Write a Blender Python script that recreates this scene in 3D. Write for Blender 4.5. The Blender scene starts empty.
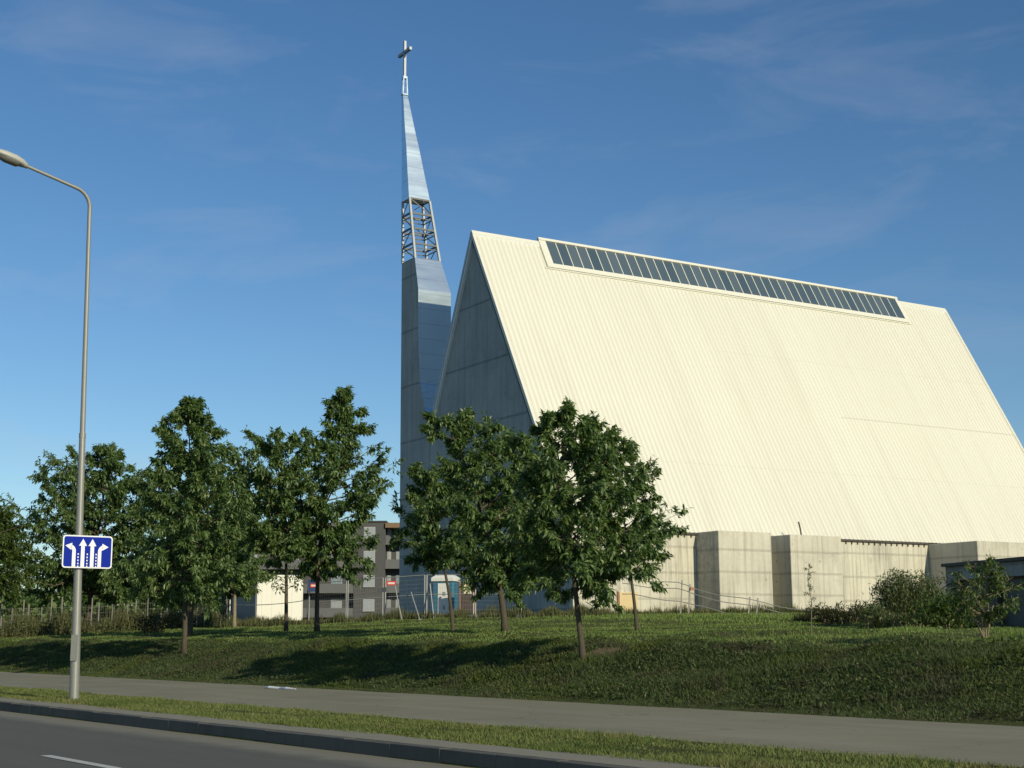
import bpy, bmesh, math, random
import numpy as np
from mathutils import Vector, Matrix

random.seed(7)
RNG = np.random.default_rng(11)
scene = bpy.context.scene
COL = scene.collection

# ------------------------------------------------------------------ camera
FPX, PITCH, ROLL, HCAM = 1421.93, 0.17495, -0.00464, 1.35
cp, sp, cr, sr = math.cos(PITCH), math.sin(PITCH), math.cos(ROLL), math.sin(ROLL)
fwd = np.array([0, cp, sp]); rt = np.array([1.0, 0, 0]); up = np.cross(rt, fwd)
RT = cr*rt + sr*up; UP = -sr*rt + cr*up
CAM = np.array([0, 0, HCAM])
cd = bpy.data.cameras.new('camera'); cam = bpy.data.objects.new('camera', cd); COL.objects.link(cam)
m = Matrix.Identity(4)
for i in range(3):
    m[i][0] = RT[i]; m[i][1] = UP[i]; m[i][2] = -fwd[i]; m[i][3] = CAM[i]
cam.matrix_world = m
cd.sensor_width = 36.0; cd.lens = FPX*36/1024; cd.clip_start = 0.1; cd.clip_end = 6000
scene.camera = cam

def ray(u, v):
    d = np.array([(u-512)/FPX, -(v-384)/FPX, 1.0]); return RT*d[0] + UP*d[1] + fwd*d[2]
def at_y(u, v, Y):
    d = ray(u, v); return CAM + d*(Y/d[1])
def on_plane(u, v, P, n):
    d = ray(u, v); return CAM + d*(np.dot(P-CAM, n)/np.dot(d, n))

# road frame: D along the road (away, to the left), N across it towards the church
AR = -0.6497
D = np.array([math.sin(AR), math.cos(AR), 0]); N = np.array([math.cos(AR), -math.sin(AR), 0])
def st(s, t, z=0.0): return np.array([s*D[0]+t*N[0], s*D[1]+t*N[1], z])

def smooth(x, a, b):
    k = np.clip((x-a)/(b-a), 0, 1); return k*k*(3-2*k)
_T = np.array([-1e4, 8.86, 8.95, 16.72, 17.3, 18.2, 19.1, 19.8, 20.3, 24.5, 1e4])
_Z = np.array([-.03, -.03, .15, .15, .25, .53, .84, 1.05, 1.13, 1.38, 1.4])
_T2 = np.array([24.5, 30, 40, 60, 90, 1e4]); _E = np.array([0, .25, .75, 1.15, 1.5, 1.5])
def ground_z(x, y):
    x = np.asarray(x, float); y = np.asarray(y, float)
    s = x*D[0]+y*D[1]; t = x*N[0]+y*N[1]
    z = np.interp(t, _T, _Z)
    z = z + np.interp(t, _T2, _E)*smooth(s, 22, 60)
    b = smooth(t, 17.2, 19)*(1-smooth(t, 40, 60))
    z = z + b*(.05*np.sin(s*.55+1.1)+.04*np.sin(s*1.3+t*.9)+.03*np.sin(s*2.3-t*1.7))
    return z
def hit_ground(u, v, kmin=8, kmax=320):
    d = ray(u, v); k = np.linspace(kmin, kmax, 30000)
    P = CAM[None] + k[:, None]*d[None]
    w = np.nonzero(P[:, 2] < ground_z(P[:, 0], P[:, 1]))[0]
    return P[w[0]] if len(w) else P[-1]
def ground_pt(u, Y):
    d = ray(u, 635); p = CAM + d*(Y/d[1]); return np.array([p[0], p[1], float(ground_z(p[0], p[1]))])

# church frame: A along the nave, B across it, origin at the foot of the first buttress
AA = 1.01765
A = np.array([math.sin(AA), math.cos(AA), 0]); B = np.array([-math.cos(AA), math.sin(AA), 0])
P0 = np.array([12.331, 85.0, 0.0]); ROTA = math.pi/2-AA

# ------------------------------------------------------------------ helpers
def tag(o, label=None, cat=None, group=None, kind=None):
    if label: o['label'] = label
    if cat: o['category'] = cat
    if group: o['group'] = group
    if kind: o['kind'] = kind
    return o
def empty(name, loc, rz=0, **k):
    o = bpy.data.objects.new(name, None); COL.objects.link(o)
    o.location = loc; o.rotation_euler = (0, 0, rz); o.empty_display_size = .3
    return tag(o, **k)

def raw_mesh(name, co, faces_flat, nper, mats, parent=None, smooth_=False, matidx=None):
    """co (n,3); faces_flat flat indices; nper verts per face (int or array)"""
    me = bpy.data.meshes.new(name)
    co = np.ascontiguousarray(co, dtype=np.float32); f = np.ascontiguousarray(faces_flat, dtype=np.int32).ravel()
    me.vertices.add(len(co)); me.vertices.foreach_set('co', co.ravel())
    me.loops.add(len(f)); me.loops.foreach_set('vertex_index', f)
    if np.isscalar(nper):
        nf = len(f)//nper; starts = np.arange(nf, dtype=np.int32)*nper
    else:
        nper = np.asarray(nper, dtype=np.int32); nf = len(nper); starts = np.concatenate([[0], np.cumsum(nper)[:-1]]).astype(np.int32)
    me.polygons.add(nf); me.polygons.foreach_set('loop_start', starts)
    if matidx is not None: me.polygons.foreach_set('material_index', np.asarray(matidx, dtype=np.int32))
    if smooth_: me.polygons.foreach_set('use_smooth', np.ones(nf, dtype=bool))
    me.update(calc_edges=True); me.validate()
    for mt in (mats if isinstance(mats, (list, tuple)) else [mats]): me.materials.append(mt)
    o = bpy.data.objects.new(name, me); COL.objects.link(o)
    if parent: o.parent = parent
    return o

class MB:
    """collects boxes, prisms and tubes into one mesh"""
    def __init__(s): s.v = []; s.f = []
    def add(s, vs, fs):
        o = len(s.v); s.v += [tuple(map(float, p)) for p in vs]; s.f += [tuple(i+o for i in f) for f in fs]; return s
    def box(s, x0, x1, y0, y1, z0, z1):
        return s.hexa([(x0,y0,z0),(x1,y0,z0),(x1,y1,z0),(x0,y1,z0),(x0,y0,z1),(x1,y0,z1),(x1,y1,z1),(x0,y1,z1)])
    def hexa(s, p):
        return s.add(p, [(0,3,2,1),(4,5,6,7),(0,1,5,4),(1,2,6,5),(2,3,7,6),(3,0,4,7)])
    def prism(s, pts, ext):
        """polygon of 3-D points swept along ext"""
        n = len(pts); e = np.array(ext, float)
        q = [np.array(p, float) for p in pts]
        return s.add(q+[p+e for p in q], [tuple(range(n))[::-1], tuple(range(n, 2*n))]+[(i, (i+1) % n, (i+1) % n+n, i+n) for i in range(n)])
    def tube(s, pts, rad, n=8, cap=True):
        pts = [np.array(p, float) for p in pts]; k = len(pts)
        rad = [rad]*k if np.isscalar(rad) else list(rad)
        t0 = pts[1]-pts[0]; t0 /= np.linalg.norm(t0)
        a = np.array([1.0, 0, 0]) if abs(t0[0]) < .8 else np.array([0, 1.0, 0])
        x = np.cross(t0, a); x /= np.linalg.norm(x)
        vs = []
        for i in range(k):
            t = pts[min(i+1, k-1)]-pts[max(i-1, 0)]; t /= (np.linalg.norm(t)+1e-9)
            x = x-t*np.dot(x, t); x /= np.linalg.norm(x); y = np.cross(t, x)
            for j in range(n):
                g = 2*math.pi*j/n; vs.append(pts[i]+rad[i]*(math.cos(g)*x+math.sin(g)*y))
        fs = [(i*n+j, i*n+(j+1) % n, (i+1)*n+(j+1) % n, (i+1)*n+j) for i in range(k-1) for j in range(n)]
        if cap: fs += [tuple(range(n))[::-1], tuple(range((k-1)*n, k*n))]
        return s.add(vs, fs)
    def bar(s, p, q, w, h=None):
        """square bar from p to q"""
        p = np.array(p, float); q = np.array(q, float); h = h or w
        t = q-p; t /= np.linalg.norm(t)
        a = np.array([0, 0, 1.0]) if abs(t[2]) < .9 else np.array([1.0, 0, 0])
        x = np.cross(t, a); x /= np.linalg.norm(x); y = np.cross(x, t)
        c = [(-1,-1),(1,-1),(1,1),(-1,1)]
        return s.hexa([p+x*i*w/2+y*j*h/2 for i, j in c]+[q+x*i*w/2+y*j*h/2 for i, j in c])
    def build(s, name, mats, parent=None, bevel=0, smooth_=False):
        me = bpy.data.meshes.new(name); me.from_pydata(s.v, [], s.f)
        bm = bmesh.new(); bm.from_mesh(me); bmesh.ops.recalc_face_normals(bm, faces=bm.faces)
        if bevel: bmesh.ops.bevel(bm, geom=bm.edges[:], offset=bevel, segments=1, affect='EDGES', clamp_overlap=True)
        bm.to_mesh(me); bm.free()
        if smooth_:
            for p in me.polygons: p.use_smooth = True
        for mt in (mats if isinstance(mats, (list, tuple)) else [mats]): me.materials.append(mt)
        o = bpy.data.objects.new(name, me); COL.objects.link(o)
        if parent: o.parent = parent
        return o

# ------------------------------------------------------------------ materials
class NT:
    def __init__(s, name):
        s.m = bpy.data.materials.new(name); s.m.use_nodes = True; s.t = s.m.node_tree; s.n = s.t.nodes
        s.b = s.n['Principled BSDF']; s.out = s.n['Material Output']
    def new(s, typ, **k):
        n = s.n.new(typ)
        for a, v in k.items():
            if a in n.inputs: n.inputs[a].default_value = v
            else: setattr(n, a, v)
        return n
    def link(s, a, b): s.t.links.new(a, b)
    def coords(s, kind='Object', scale=(1, 1, 1)):
        tc = s.new('ShaderNodeTexCoord'); mp = s.new('ShaderNodeMapping'); mp.inputs['Scale'].default_value = scale
        s.link(tc.outputs[kind], mp.inputs['Vector']); return mp.outputs['Vector']
    def noise(s, vec, scale, detail=4, rough=.55):
        n = s.new('ShaderNodeTexNoise'); n.inputs['Scale'].default_value = scale; n.inputs['Detail'].default_value = detail; n.inputs['Roughness'].default_value = rough
        s.link(vec, n.inputs['Vector']); return n.outputs['Fac']
    def ramp(s, fac, stops):
        r = s.new('ShaderNodeValToRGB'); e = r.color_ramp.elements
        e[0].position, e[0].color = stops[0][0], (*stops[0][1], 1)
        e[1].position, e[1].color = stops[-1][0], (*stops[-1][1], 1)
        for p, c in stops[1:-1]:
            x = e.new(p); x.color = (*c, 1)
        s.link(fac, r.inputs['Fac']); return r.outputs['Color']
    def mix(s, fac, a, b, mode='MIX'):
        n = s.new('ShaderNodeMix', data_type='RGBA', blend_type=mode)
        for val, idx in ((fac, 0), (a, 6), (b, 7)):
            if hasattr(val, 'links'): s.link(val, n.inputs[idx])
            else: n.inputs[idx].default_value = val if idx == 0 else (*val, 1)
        return n.outputs[2]
    def math(s, op, a, b=0.0):
        n = s.new('ShaderNodeMath', operation=op)
        for i, v in enumerate((a, b)):
            if hasattr(v, 'links'): s.link(v, n.inputs[i])
            else: n.inputs[i].default_value = v
        return n.outputs[0]
    def bump(s, h, strength=.3, dist=.02):
        n = s.new('ShaderNodeBump'); n.inputs['Strength'].default_value = strength; n.inputs['Distance'].default_value = dist
        s.link(h, n.inputs['Height']); s.link(n.outputs['Normal'], s.b.inputs['Normal'])
    def base(s, c): 
        if hasattr(c, 'links'): s.link(c, s.b.inputs['Base Color'])
        else: s.b.inputs['Base Color'].default_value = (*c, 1)
    def done(s, rough=.7, metal=0, spec=.4):
        s.b.inputs['Roughness'].default_value = rough; s.b.inputs['Metallic'].default_value = metal
        s.b.inputs['Specular IOR Level'].default_value = spec; return s.m

G3 = lambda g: (g, g, g)
def plain(name, c, rough=.6, metal=0, var=.12, scale=3.0, spec=.4):
    t = NT(name); v = t.coords(); n = t.noise(v, scale, 5)
    t.base(t.mix(n, tuple(x*(1-var) for x in c), tuple(x*(1+var) for x in c)))
    return t.done(rough, metal, spec)

def concrete(name, c, joint_z=None, joint_a=None, streak=.5, z0=0.0, jw=1.0, jd=.36, zdirt=None):
    """cast concrete: cloudy tone, pour joints every joint_z metres, board joints, run-off streaks"""
    t = NT(name); v = t.coords()
    n1 = t.noise(v, .35, 6, .6); n2 = t.noise(v, 3.5, 6, .65)
    col = t.ramp(n1, [(.3, tuple(x*.66 for x in c)), (.5, c), (.70, tuple(min(1, x*1.22) for x in c))])
    col = t.mix(.5, col, t.mix(n2, tuple(x*.72 for x in c), tuple(min(1, x*1.25) for x in c)))
    n5 = t.noise(v, .9, 5, .7); col = t.mix(t.ramp(n5, [(.58, G3(0)), (.70, G3(.45))]), col, tuple(x*.55 for x in c))
    vs = t.coords('Object', (1.0, 1.0, .05)); n3 = t.noise(vs, 3.4, 6, .68)
    s = t.ramp(n3, [(.47, G3(1)), (.56, G3(1-streak*.35)), (.66, G3(1-streak))])
    col = t.mix(1.0, col, s, 'MULTIPLY')
    sep = t.new('ShaderNodeSeparateXYZ'); t.link(t.coords(), sep.inputs[0])
    def lines(sock, period, off, w, dark):
        x = t.math('DIVIDE', t.math('SUBTRACT', sock, off), period); fr = t.math('FRACT', x)
        d = t.math('ABSOLUTE', t.math('SUBTRACT', fr, .5))
        wob = t.math('MULTIPLY', n2, w/period*1.2)
        return t.math('MULTIPLY', t.math('LESS_THAN', d, t.math('ADD', wob, w/period*.1)), t.math('MULTIPLY', n2, dark*1.8))
    if joint_z: col = t.mix(lines(sep.outputs['Z'], joint_z, z0-joint_z/2, .085*jw+.02, jd), col, tuple(x*.33 for x in c))
    if joint_a: 
        for k in joint_a: col = t.mix(lines(sep.outputs[k[0]], k[1], k[2], .07, .36), col, tuple(x*.45 for x in c))
    if zdirt:
        zc_ = t.math('SUBTRACT', zdirt, t.math('ADD', sep.outputs['Z'], t.math('MULTIPLY', n3, 1.6))); zc_.node.use_clamp = True
        col = t.mix(t.math('MULTIPLY', zc_, .55), col, (.17, .15, .10))
    vo = t.new('ShaderNodeTexVoronoi'); vo.inputs['Scale'].default_value = .9; vo.inputs['Randomness'].default_value = .25; t.link(v, vo.inputs['Vector'])
    col = t.mix(t.math('MULTIPLY', t.math('LESS_THAN', vo.outputs['Distance'], .07), .5), col, tuple(x*.35 for x in c))
    t.base(col); t.bump(n2, .25, .03)
    return t.done(.85, 0, .25)

M = {}
M['gable'] = concrete('gable_concrete', (.45, .455, .42), 4.0, [('Y', 7.2, 2.4)], .22, 14.8, 1.0, .55)
M['wallc'] = concrete('side_wall_concrete', (.58, .55, .45), 1.55, [('X', .72, .3)], .4, 5.0, 1.0, .36, 3.6)
M['buttc'] = concrete('buttress_concrete', (.56, .53, .44), 1.32, [('X', 2.1, .9)], .3, 5.02, 1.0, .36, 3.5)
M['annexc'] = concrete('annex_concrete', (.45, .41, .34), 1.0, None, .35)
# ribbed sheet roof
t = NT('cream_roof_sheet'); v = t.coords(); sep = t.new('ShaderNodeSeparateXYZ'); t.link(v, sep.inputs[0])
cell = t.math('FLOOR', t.math('DIVIDE', sep.outputs['X'], 3.7)); wn = t.new('ShaderNodeTexWhiteNoise', noise_dimensions='1D'); t.link(cell, wn.inputs['W'])
n = t.noise(v, .16, 4); n2 = t.noise(t.coords('Object', (1, .06, .06)), 1.3, 4)
c = t.mix(t.math('MULTIPLY', wn.outputs['Value'], .5), (.74, .725, .63), (.70, .68, .575))
c = t.mix(t.math('MULTIPLY', n, .35), c, (.66, .63, .53)); c = t.mix(t.ramp(n2, [(.5, G3(0)), (.75, G3(.3))]), c, (.6, .56, .45))
rib = t.math('FRACT', t.math('DIVIDE', t.math('ADD', sep.outputs['X'], 9.37), .37))
gap = t.math('LESS_THAN', rib, .22)
c = t.mix(t.math('MULTIPLY', gap, .15), c, (.42, .39, .31))
zz = t.math('ADD', sep.outputs['Z'], t.math('MULTIPLY', n, .02))
jl = t.math('LESS_THAN', t.math('ABSOLUTE', t.math('SUBTRACT', zz, 16.55)), .05); jl = t.math('MULTIPLY', jl, t.math('GREATER_THAN', sep.outputs['X'], 17.5))
c = t.mix(t.math('MULTIPLY', jl, .35), c, (.4, .36, .28))
for lz, lx0 in ((12.1, -20), (20.9, 8)):
    l2 = t.math('MULTIPLY', t.math('LESS_THAN', t.math('ABSOLUTE', t.math('SUBTRACT', zz, lz)), .03), t.math('GREATER_THAN', sep.outputs['X'], lx0)); c = t.mix(t.math('MULTIPLY', l2, .13), c, (.4, .36, .28))
st2 = t.noise(t.coords('Object', (2.2, .1, .1)), 1.0, 5, .7); low = t.math('MULTIPLY', t.math('SUBTRACT', 12.5, sep.outputs['Z']), .16)
low.node.use_clamp = True
c = t.mix(t.math('MULTIPLY', low, t.ramp(st2, [(.48, G3(0)), (.68, G3(.28))])), c, (.5, .46, .36))
bk = t.noise(v, .9, 2); t.bump(bk, .12, .05)
t.base(c); M['roof'] = t.done(.45, 0, .35)
M['trim'] = plain('cream_trim', (.715, .70, .605), .5, 0, .04)
M['darktrim'] = plain('dark_gutter', (.07, .06, .05), .6, 0, .25)
t = NT('skylight_glass'); v = t.coords(); sep = t.new('ShaderNodeSeparateXYZ'); t.link(v, sep.inputs[0])
wn = t.new('ShaderNodeTexWhiteNoise', noise_dimensions='1D'); t.link(t.math('FLOOR', t.math('DIVIDE', t.math('ADD', sep.outputs['X'], 3.45), .841)), wn.inputs['W'])
t.base(t.mix(wn.outputs['Value'], (.06, .095, .125), (.10, .135, .165))); M['skyglass'] = t.done(.12, 0, .6)
# zinc sheet cladding
t = NT('zinc_sheet'); v = t.coords(); n = t.noise(v, .7, 5); sep = t.new('ShaderNodeSeparateXYZ'); t.link(v, sep.inputs[0])
sl = t.math('LESS_THAN', t.math('FRACT', t.math('DIVIDE', sep.outputs['Z'], 1.1)), .05); 
w = t.noise(t.coords('Object', (.4, .4, 2.2)), 1.0, 3)
t.base(t.mix(t.math('MULTIPLY', sl, .6), t.mix(n, (.54, .63, .68), (.62, .71, .75)), (.36, .42, .45)))
r = t.ramp(w, [(.3, G3(.235)), (.7, G3(.275))]); t.link(r, t.b.inputs['Roughness'])
h = t.math('MULTIPLY', w, .8)
t.bump(h, .08, .03); t.b.inputs['Metallic'].default_value = .92; M['zinc'] = t.m
M['steel'] = plain('galvanised_steel', (.42, .42, .40), .5, .55, .15, 6)
M['oldsteel'] = plain('weathered_steel_frame', (.30, .29, .27), .6, .3, .25, 4)
M['cage'] = plain('dark_painted_steel', (.13, .135, .135), .55, .3, .3, 4)
M['cagepost'] = plain('cage_post_steel', (.36, .38, .38), .5, .4, .2, 4)
M['crossm'] = plain('cross_steel', (.34, .35, .36), .45, .5, .1)
t = NT('lamp_pole_zinc'); n = t.noise(t.coords(), 9, 6); n2 = t.noise(t.coords('Object', (1, 1, .25)), 2.0, 3)
t.base(t.mix(n2, t.mix(n, (.23, .235, .215), (.33, .33, .295)), (.26, .26, .245))); M['pole'] = t.done(.5, .35, .4)
M['lamphead'] = plain('lamp_head_grey', (.42, .42, .39), .45, 0, .08)
M['lens'] = plain('lamp_lens', (.18, .18, .17), .15, 0, .05)
M['blue'] = plain('sign_blue', (.004, .022, .30), .6, 0, .06, 3, .12)
M['white'] = plain('sign_white', (.80, .82, .85), .4, 0, .03)
M['back'] = plain('sign_back_grey', (.3, .31, .32), .5, .3, .1)
# trees
def bark(name, c):
    t = NT(name); n = t.noise(t.coords('Object', (1, 1, .3)), 16, 6, .7)
    t.base(t.mix(n, tuple(x*.5 for x in c), tuple(x*1.5 for x in c))); t.bump(n, .6, .02); return t.done(.9, 0, .2)
M['bark'] = bark('oak_bark', (.085, .072, .052)); M['bark2'] = bark('sapling_bark', (.24, .20, .14))
def leafmat(name, stops, trans=.3, rough=.42, spec=.45, patch=None):
    t = NT(name); g = t.new('ShaderNodeNewGeometry'); col = t.ramp(g.outputs['Random Per Island'], stops)
    if patch:
        for sc_, lo, hi, c_ in patch:
            col = t.mix(t.ramp(t.noise(t.coords(), sc_, 4, .6), [(lo, G3(0)), (hi, G3(.75))]), col, c_)
    t.base(col); b = t.done(rough, 0, spec)
    tr = t.new('ShaderNodeBsdfTranslucent'); t.link(t.mix(1.0, col, (1.5, 1.7, .7), 'MULTIPLY'), tr.inputs['Color'])
    mx = t.new('ShaderNodeMixShader'); mx.inputs[0].default_value = trans
    t.link(t.b.outputs[0], mx.inputs[1]); t.link(tr.outputs[0], mx.inputs[2]); t.link(mx.outputs[0], t.out.inputs['Surface'])
    return t.m
M['leaf'] = leafmat('oak_leaves', [(0, (.055, .108, .034)), (.5, (.115, .182, .058)), (.85, (.175, .24, .088)), (1, (.25, .30, .14))], .34, .4, .5)
M['leaf2'] = leafmat('oak_leaves_fresh', [(0, (.045, .08, .016)), (.5, (.078, .125, .028)), (1, (.13, .17, .05))], .35)
M['leafbush'] = leafmat('willow_leaves', [(0, (.065, .09, .035)), (.5, (.11, .14, .055)), (1, (.17, .20, .09))])
M['lawn'] = leafmat('lawn_grass_blades', [(0, (.112, .168, .04)), (.6, (.168, .236, .062)), (1, (.25, .285, .10))], .25, .6, .2, [(.22, .5, .62, (.11, .165, .04)), (.9, .58, .7, (.19, .175, .07))])
M['verge'] = leafmat('verge_grass_blades', [(0, (.095, .13, .034)), (.6, (.145, .178, .05)), (1, (.25, .235, .10))], .2, .6, .2, [(1.1, .54, .64, (.19, .17, .075)), (.5, .52, .62, (.09, .13, .03))])
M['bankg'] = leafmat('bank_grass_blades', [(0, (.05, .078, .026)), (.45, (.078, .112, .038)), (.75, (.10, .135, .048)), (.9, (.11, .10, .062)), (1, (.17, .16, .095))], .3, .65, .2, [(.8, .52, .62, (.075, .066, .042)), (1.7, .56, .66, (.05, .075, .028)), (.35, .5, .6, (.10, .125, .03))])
M['weeds'] = leafmat('tall_dry_weeds', [(0, (.055, .072, .026)), (.5, (.10, .11, .045)), (.85, (.15, .145, .07)), (1, (.21, .185, .105))], .25, .7, .2)
M['dweeds'] = leafmat('shade_dark_weeds', [(0, (.03, .04, .014)), (.7, (.055, .06, .022)), (1, (.09, .085, .04))], .2, .7, .2)  # weed greens darkened so the colour carries the shade at the wall foot

# ------------------------------------------------------------------ ground, road, path
def sheet(name, S, T, zf, mat, label):
    S = np.asarray(S); T = np.asarray(T); s, t_ = np.meshgrid(S, T, indexing='ij')
    x = s*D[0]+t_*N[0]; y = s*D[1]+t_*N[1]; z = zf(x, y)
    co = np.stack([x, y, z], -1).reshape(-1, 3); a, b = len(S), len(T)
    i = np.arange(a*b).reshape(a, b)
    f = np.stack([i[:-1, :-1], i[1:, :-1], i[1:, 1:], i[:-1, 1:]], -1).reshape(-1, 4)[:, ::-1]
    o = raw_mesh(name, co, f, 4, mat, smooth_=True); tag(o, label=label, kind='structure'); return o
t = NT('soil_and_turf'); v = t.coords(); n = t.noise(v, .25, 6); n2 = t.noise(v, 5, 6, .7); n3 = t.noise(v, .7, 3)
c = t.ramp(n2, [(.3, (.035, .042, .013)), (.55, (.07, .082, .024)), (.75, (.12, .115, .045))])
c = t.mix(t.ramp(n3, [(.58, G3(0)), (.72, G3(.8))]), c, (.10, .075, .045)); SC = hit_ground(606, 651); tcs = t.new('ShaderNodeTexCoord'); ds = t.new('ShaderNodeVectorMath', operation='DISTANCE'); t.link(tcs.outputs['Object'], ds.inputs[0]); ds.inputs[1].default_value = tuple(float(q_) for q_ in SC)
c = t.mix(t.ramp(t.math('ADD', ds.outputs['Value'], t.math('MULTIPLY', n2, .8)), [(.9, G3(1)), (1.5, G3(0))]), c, t.mix(n2, (.11, .08, .05), (.26, .19, .115)))
t.base(c); t.bump(n2, .5, .05); M['soil'] = t.done(.95, 0, .1)
S = np.concatenate([np.linspace(-1500, -60, 16), np.linspace(-40, 130, 341), np.linspace(150, 400, 26), np.linspace(500, 4000, 12)])
T = np.concatenate([[-1500, -200, -30, 0, 8.86, 8.95, 12, 16.7], np.linspace(17, 26, 37), np.linspace(27, 62, 36), [70, 80, 90, 120, 200, 500, 1500, 4000]])
sheet('ground', S, T, ground_z, M['soil'], 'grassy ground rising from the path up to the church')

t = NT('asphalt'); v = t.coords(); n = t.noise(v, 60, 4, .8); n1 = t.noise(v, .5, 5); 
rot = t.new('ShaderNodeVectorRotate', rotation_type='Z_AXIS'); rot.inputs['Angle'].default_value = -(math.pi/2-AR); t.link(t.coords(), rot.inputs['Vector'])
stre = t.new('ShaderNodeMapping'); stre.inputs['Scale'].default_value = (.05, 1.4, 1); t.link(rot.outputs[0], stre.inputs[0])
n4 = t.noise(stre.outputs[0], 1.5, 4)
c = t.mix(n, (.088, .084, .066), (.15, .142, .11)); c = t.mix(t.math('MULTIPLY', n1, .5), c, (.10, .098, .084)); c = t.mix(t.ramp(n4, [(.45, G3(0)), (.7, G3(.5))]), c, (.14, .134, .112))
sx = t.new('ShaderNodeSeparateXYZ'); t.link(rot.outputs[0], sx.inputs[0])
tt = t.math('MULTIPLY', sx.outputs['Y'], -1.0); n6 = t.noise(v, 1.6, 6, .7); n7 = t.noise(v, 9, 4, .7)
dd_ = t.math('SUBTRACT', t.math('SUBTRACT', 8.9, tt), t.math('ADD', t.math('MULTIPLY', n6, .75), t.math('MULTIPLY', n7, .25)))
dust = t.ramp(dd_, [(.0, G3(.95)), (.12, G3(.55)), (.4, G3(0))])
c = t.mix(dust, c, t.mix(n, (.185, .17, .125), (.27, .25, .185)))
t.base(c); t.bump(n, .3, .006); M['asphalt'] = t.done(.85, 0, .3)
flat = lambda h: (lambda x, y: np.full(x.shape, h))
sheet('road', np.linspace(-60, 300, 181), [-7, -3, 2, 6, 8.2, 8.87], flat(0.0), M['asphalt'], 'grey asphalt road in front of the kerb')
W = np.linspace(-60, 300, 361)
f = [(2*i, 2*i+2, 2*i+3, 2*i+1)[::-1] for i in range(len(W)-1)]
M['paint'] = plain('worn_road_paint', (.52, .51, .46), .7, 0, .2, 14)
mb = MB()
for s0 in (15.0+k*6.0 for k in range(-3, 6)):
    if 12 < s0 < 20 or s0 > 20 or s0 < 12:
        a0_, a1_ = s0-.35, s0+1.8
        mb.add([st(a0_, 5.88, .006), st(a1_, 5.88, .006), st(a1_, 6.01, .006), st(a0_, 6.01, .006)], [(3, 2, 1, 0)])
tag(mb.build('lane_marking', M['paint']), label='white dashed lane line painted on the asphalt', kind='structure')
# kerb stones: 1 m blocks in one run
M['kerb'] = concrete('kerb_concrete', (.125, .12, .10), None, None, .2)
mb = MB()
for s_ in np.arange(-20, 120, 1.0):
    dz = .004*math.sin(s_*3.1); j = .004*math.sin(s_*5.3)
    p = [st(s_+.002, 8.88+j, -.05), st(s_+.998, 8.88+j, -.05), st(s_+.998, 9.04, -.05), st(s_+.002, 9.04, -.05)]
    mb.hexa(p+[q+np.array([0, 0, .205+dz]) for q in p])
tag(mb.build('kerb', M['kerb'], bevel=.006), label='raised concrete kerb between the road and the grass verge', kind='structure')
t = NT('kerb_apron'); v = t.coords(); n = t.noise(v, 3.0, 6, .7); n2 = t.noise(v, 35, 4)
t.base(t.mix(n2, t.mix(n, (.20, .18, .13), (.33, .305, .235)), (.26, .24, .185))); t.bump(n2, .3, .01); M['apron'] = t.done(.95, 0, .2)
co = []
for s_ in W:
    j = 9.62+.07*math.sin(s_*1.3)+.05*math.sin(s_*3.9+2)
    co += [st(s_, 9.035, .156), st(s_, j, .156)]
tag(raw_mesh('kerb_apron', np.array(co), np.array(f), 4, M['apron']), label='pale sandy strip behind the kerb', kind='structure')
t = NT('footpath_surface'); v = t.coords(); n = t.noise(v, 45, 4, .75); n1 = t.noise(v, .45, 6, .6)
rot = t.new('ShaderNodeVectorRotate', rotation_type='Z_AXIS'); rot.inputs['Angle'].default_value = -(math.pi/2-AR); t.link(t.coords(), rot.inputs['Vector'])
stre = t.new('ShaderNodeMapping'); stre.inputs['Scale'].default_value = (.12, 1.0, 1); t.link(rot.outputs[0], stre.inputs[0]); n4 = t.noise(stre.outputs[0], 1.1, 5)
vor = t.new('ShaderNodeTexVoronoi', feature='DISTANCE_TO_EDGE'); vor.inputs['Scale'].default_value = .28
wob = t.new('ShaderNodeMapping'); t.link(v, wob.inputs[0]); nz = t.new('ShaderNodeTexNoise'); nz.inputs['Scale'].default_value = 1.3; t.link(v, nz.inputs['Vector'])
va = t.new('ShaderNodeVectorMath', operation='ADD'); t.link(v, va.inputs[0]); t.link(nz.outputs['Color'], va.inputs[1]); t.link(va.outputs[0], vor.inputs['Vector'])
c = t.mix(n, (.20, .182, .118), (.32, .295, .20)); c = t.mix(t.ramp(n1, [(.35, G3(0)), (.65, G3(.55))]), c, (.185, .172, .122))
c = t.mix(t.ramp(n4, [(.48, G3(0)), (.66, G3(.6))]), c, (.30, .28, .21))
c = t.mix(t.math('MULTIPLY', t.math('LESS_THAN', vor.outputs['Distance'], .003), .35), c, (.06, .055, .045))
t.base(c); t.bump(n, .3, .006); M['path'] = t.done(.9, 0, .25)
co = []
for s_ in W:
    j0 = 11.62+.05*math.sin(s_*1.1)+.04*math.sin(s_*2.9+1); j1 = 16.72+.06*math.sin(s_*.8+2)+.05*math.sin(s_*2.3)
    co += [st(s_, j0, .157), st(s_, .5*(j0+j1), .172), st(s_, j1, .157)]
f3 = []
for i in range(len(W)-1):
    for k in (0, 1): f3.append((3*i+k, 3*i+k+1, 3*i+4+k, 3*i+3+k))
tag(raw_mesh('footpath', np.array(co), np.array(f3), 4, M['path']), label='wide worn grey footpath between verge and grass bank', kind='structure')

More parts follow.
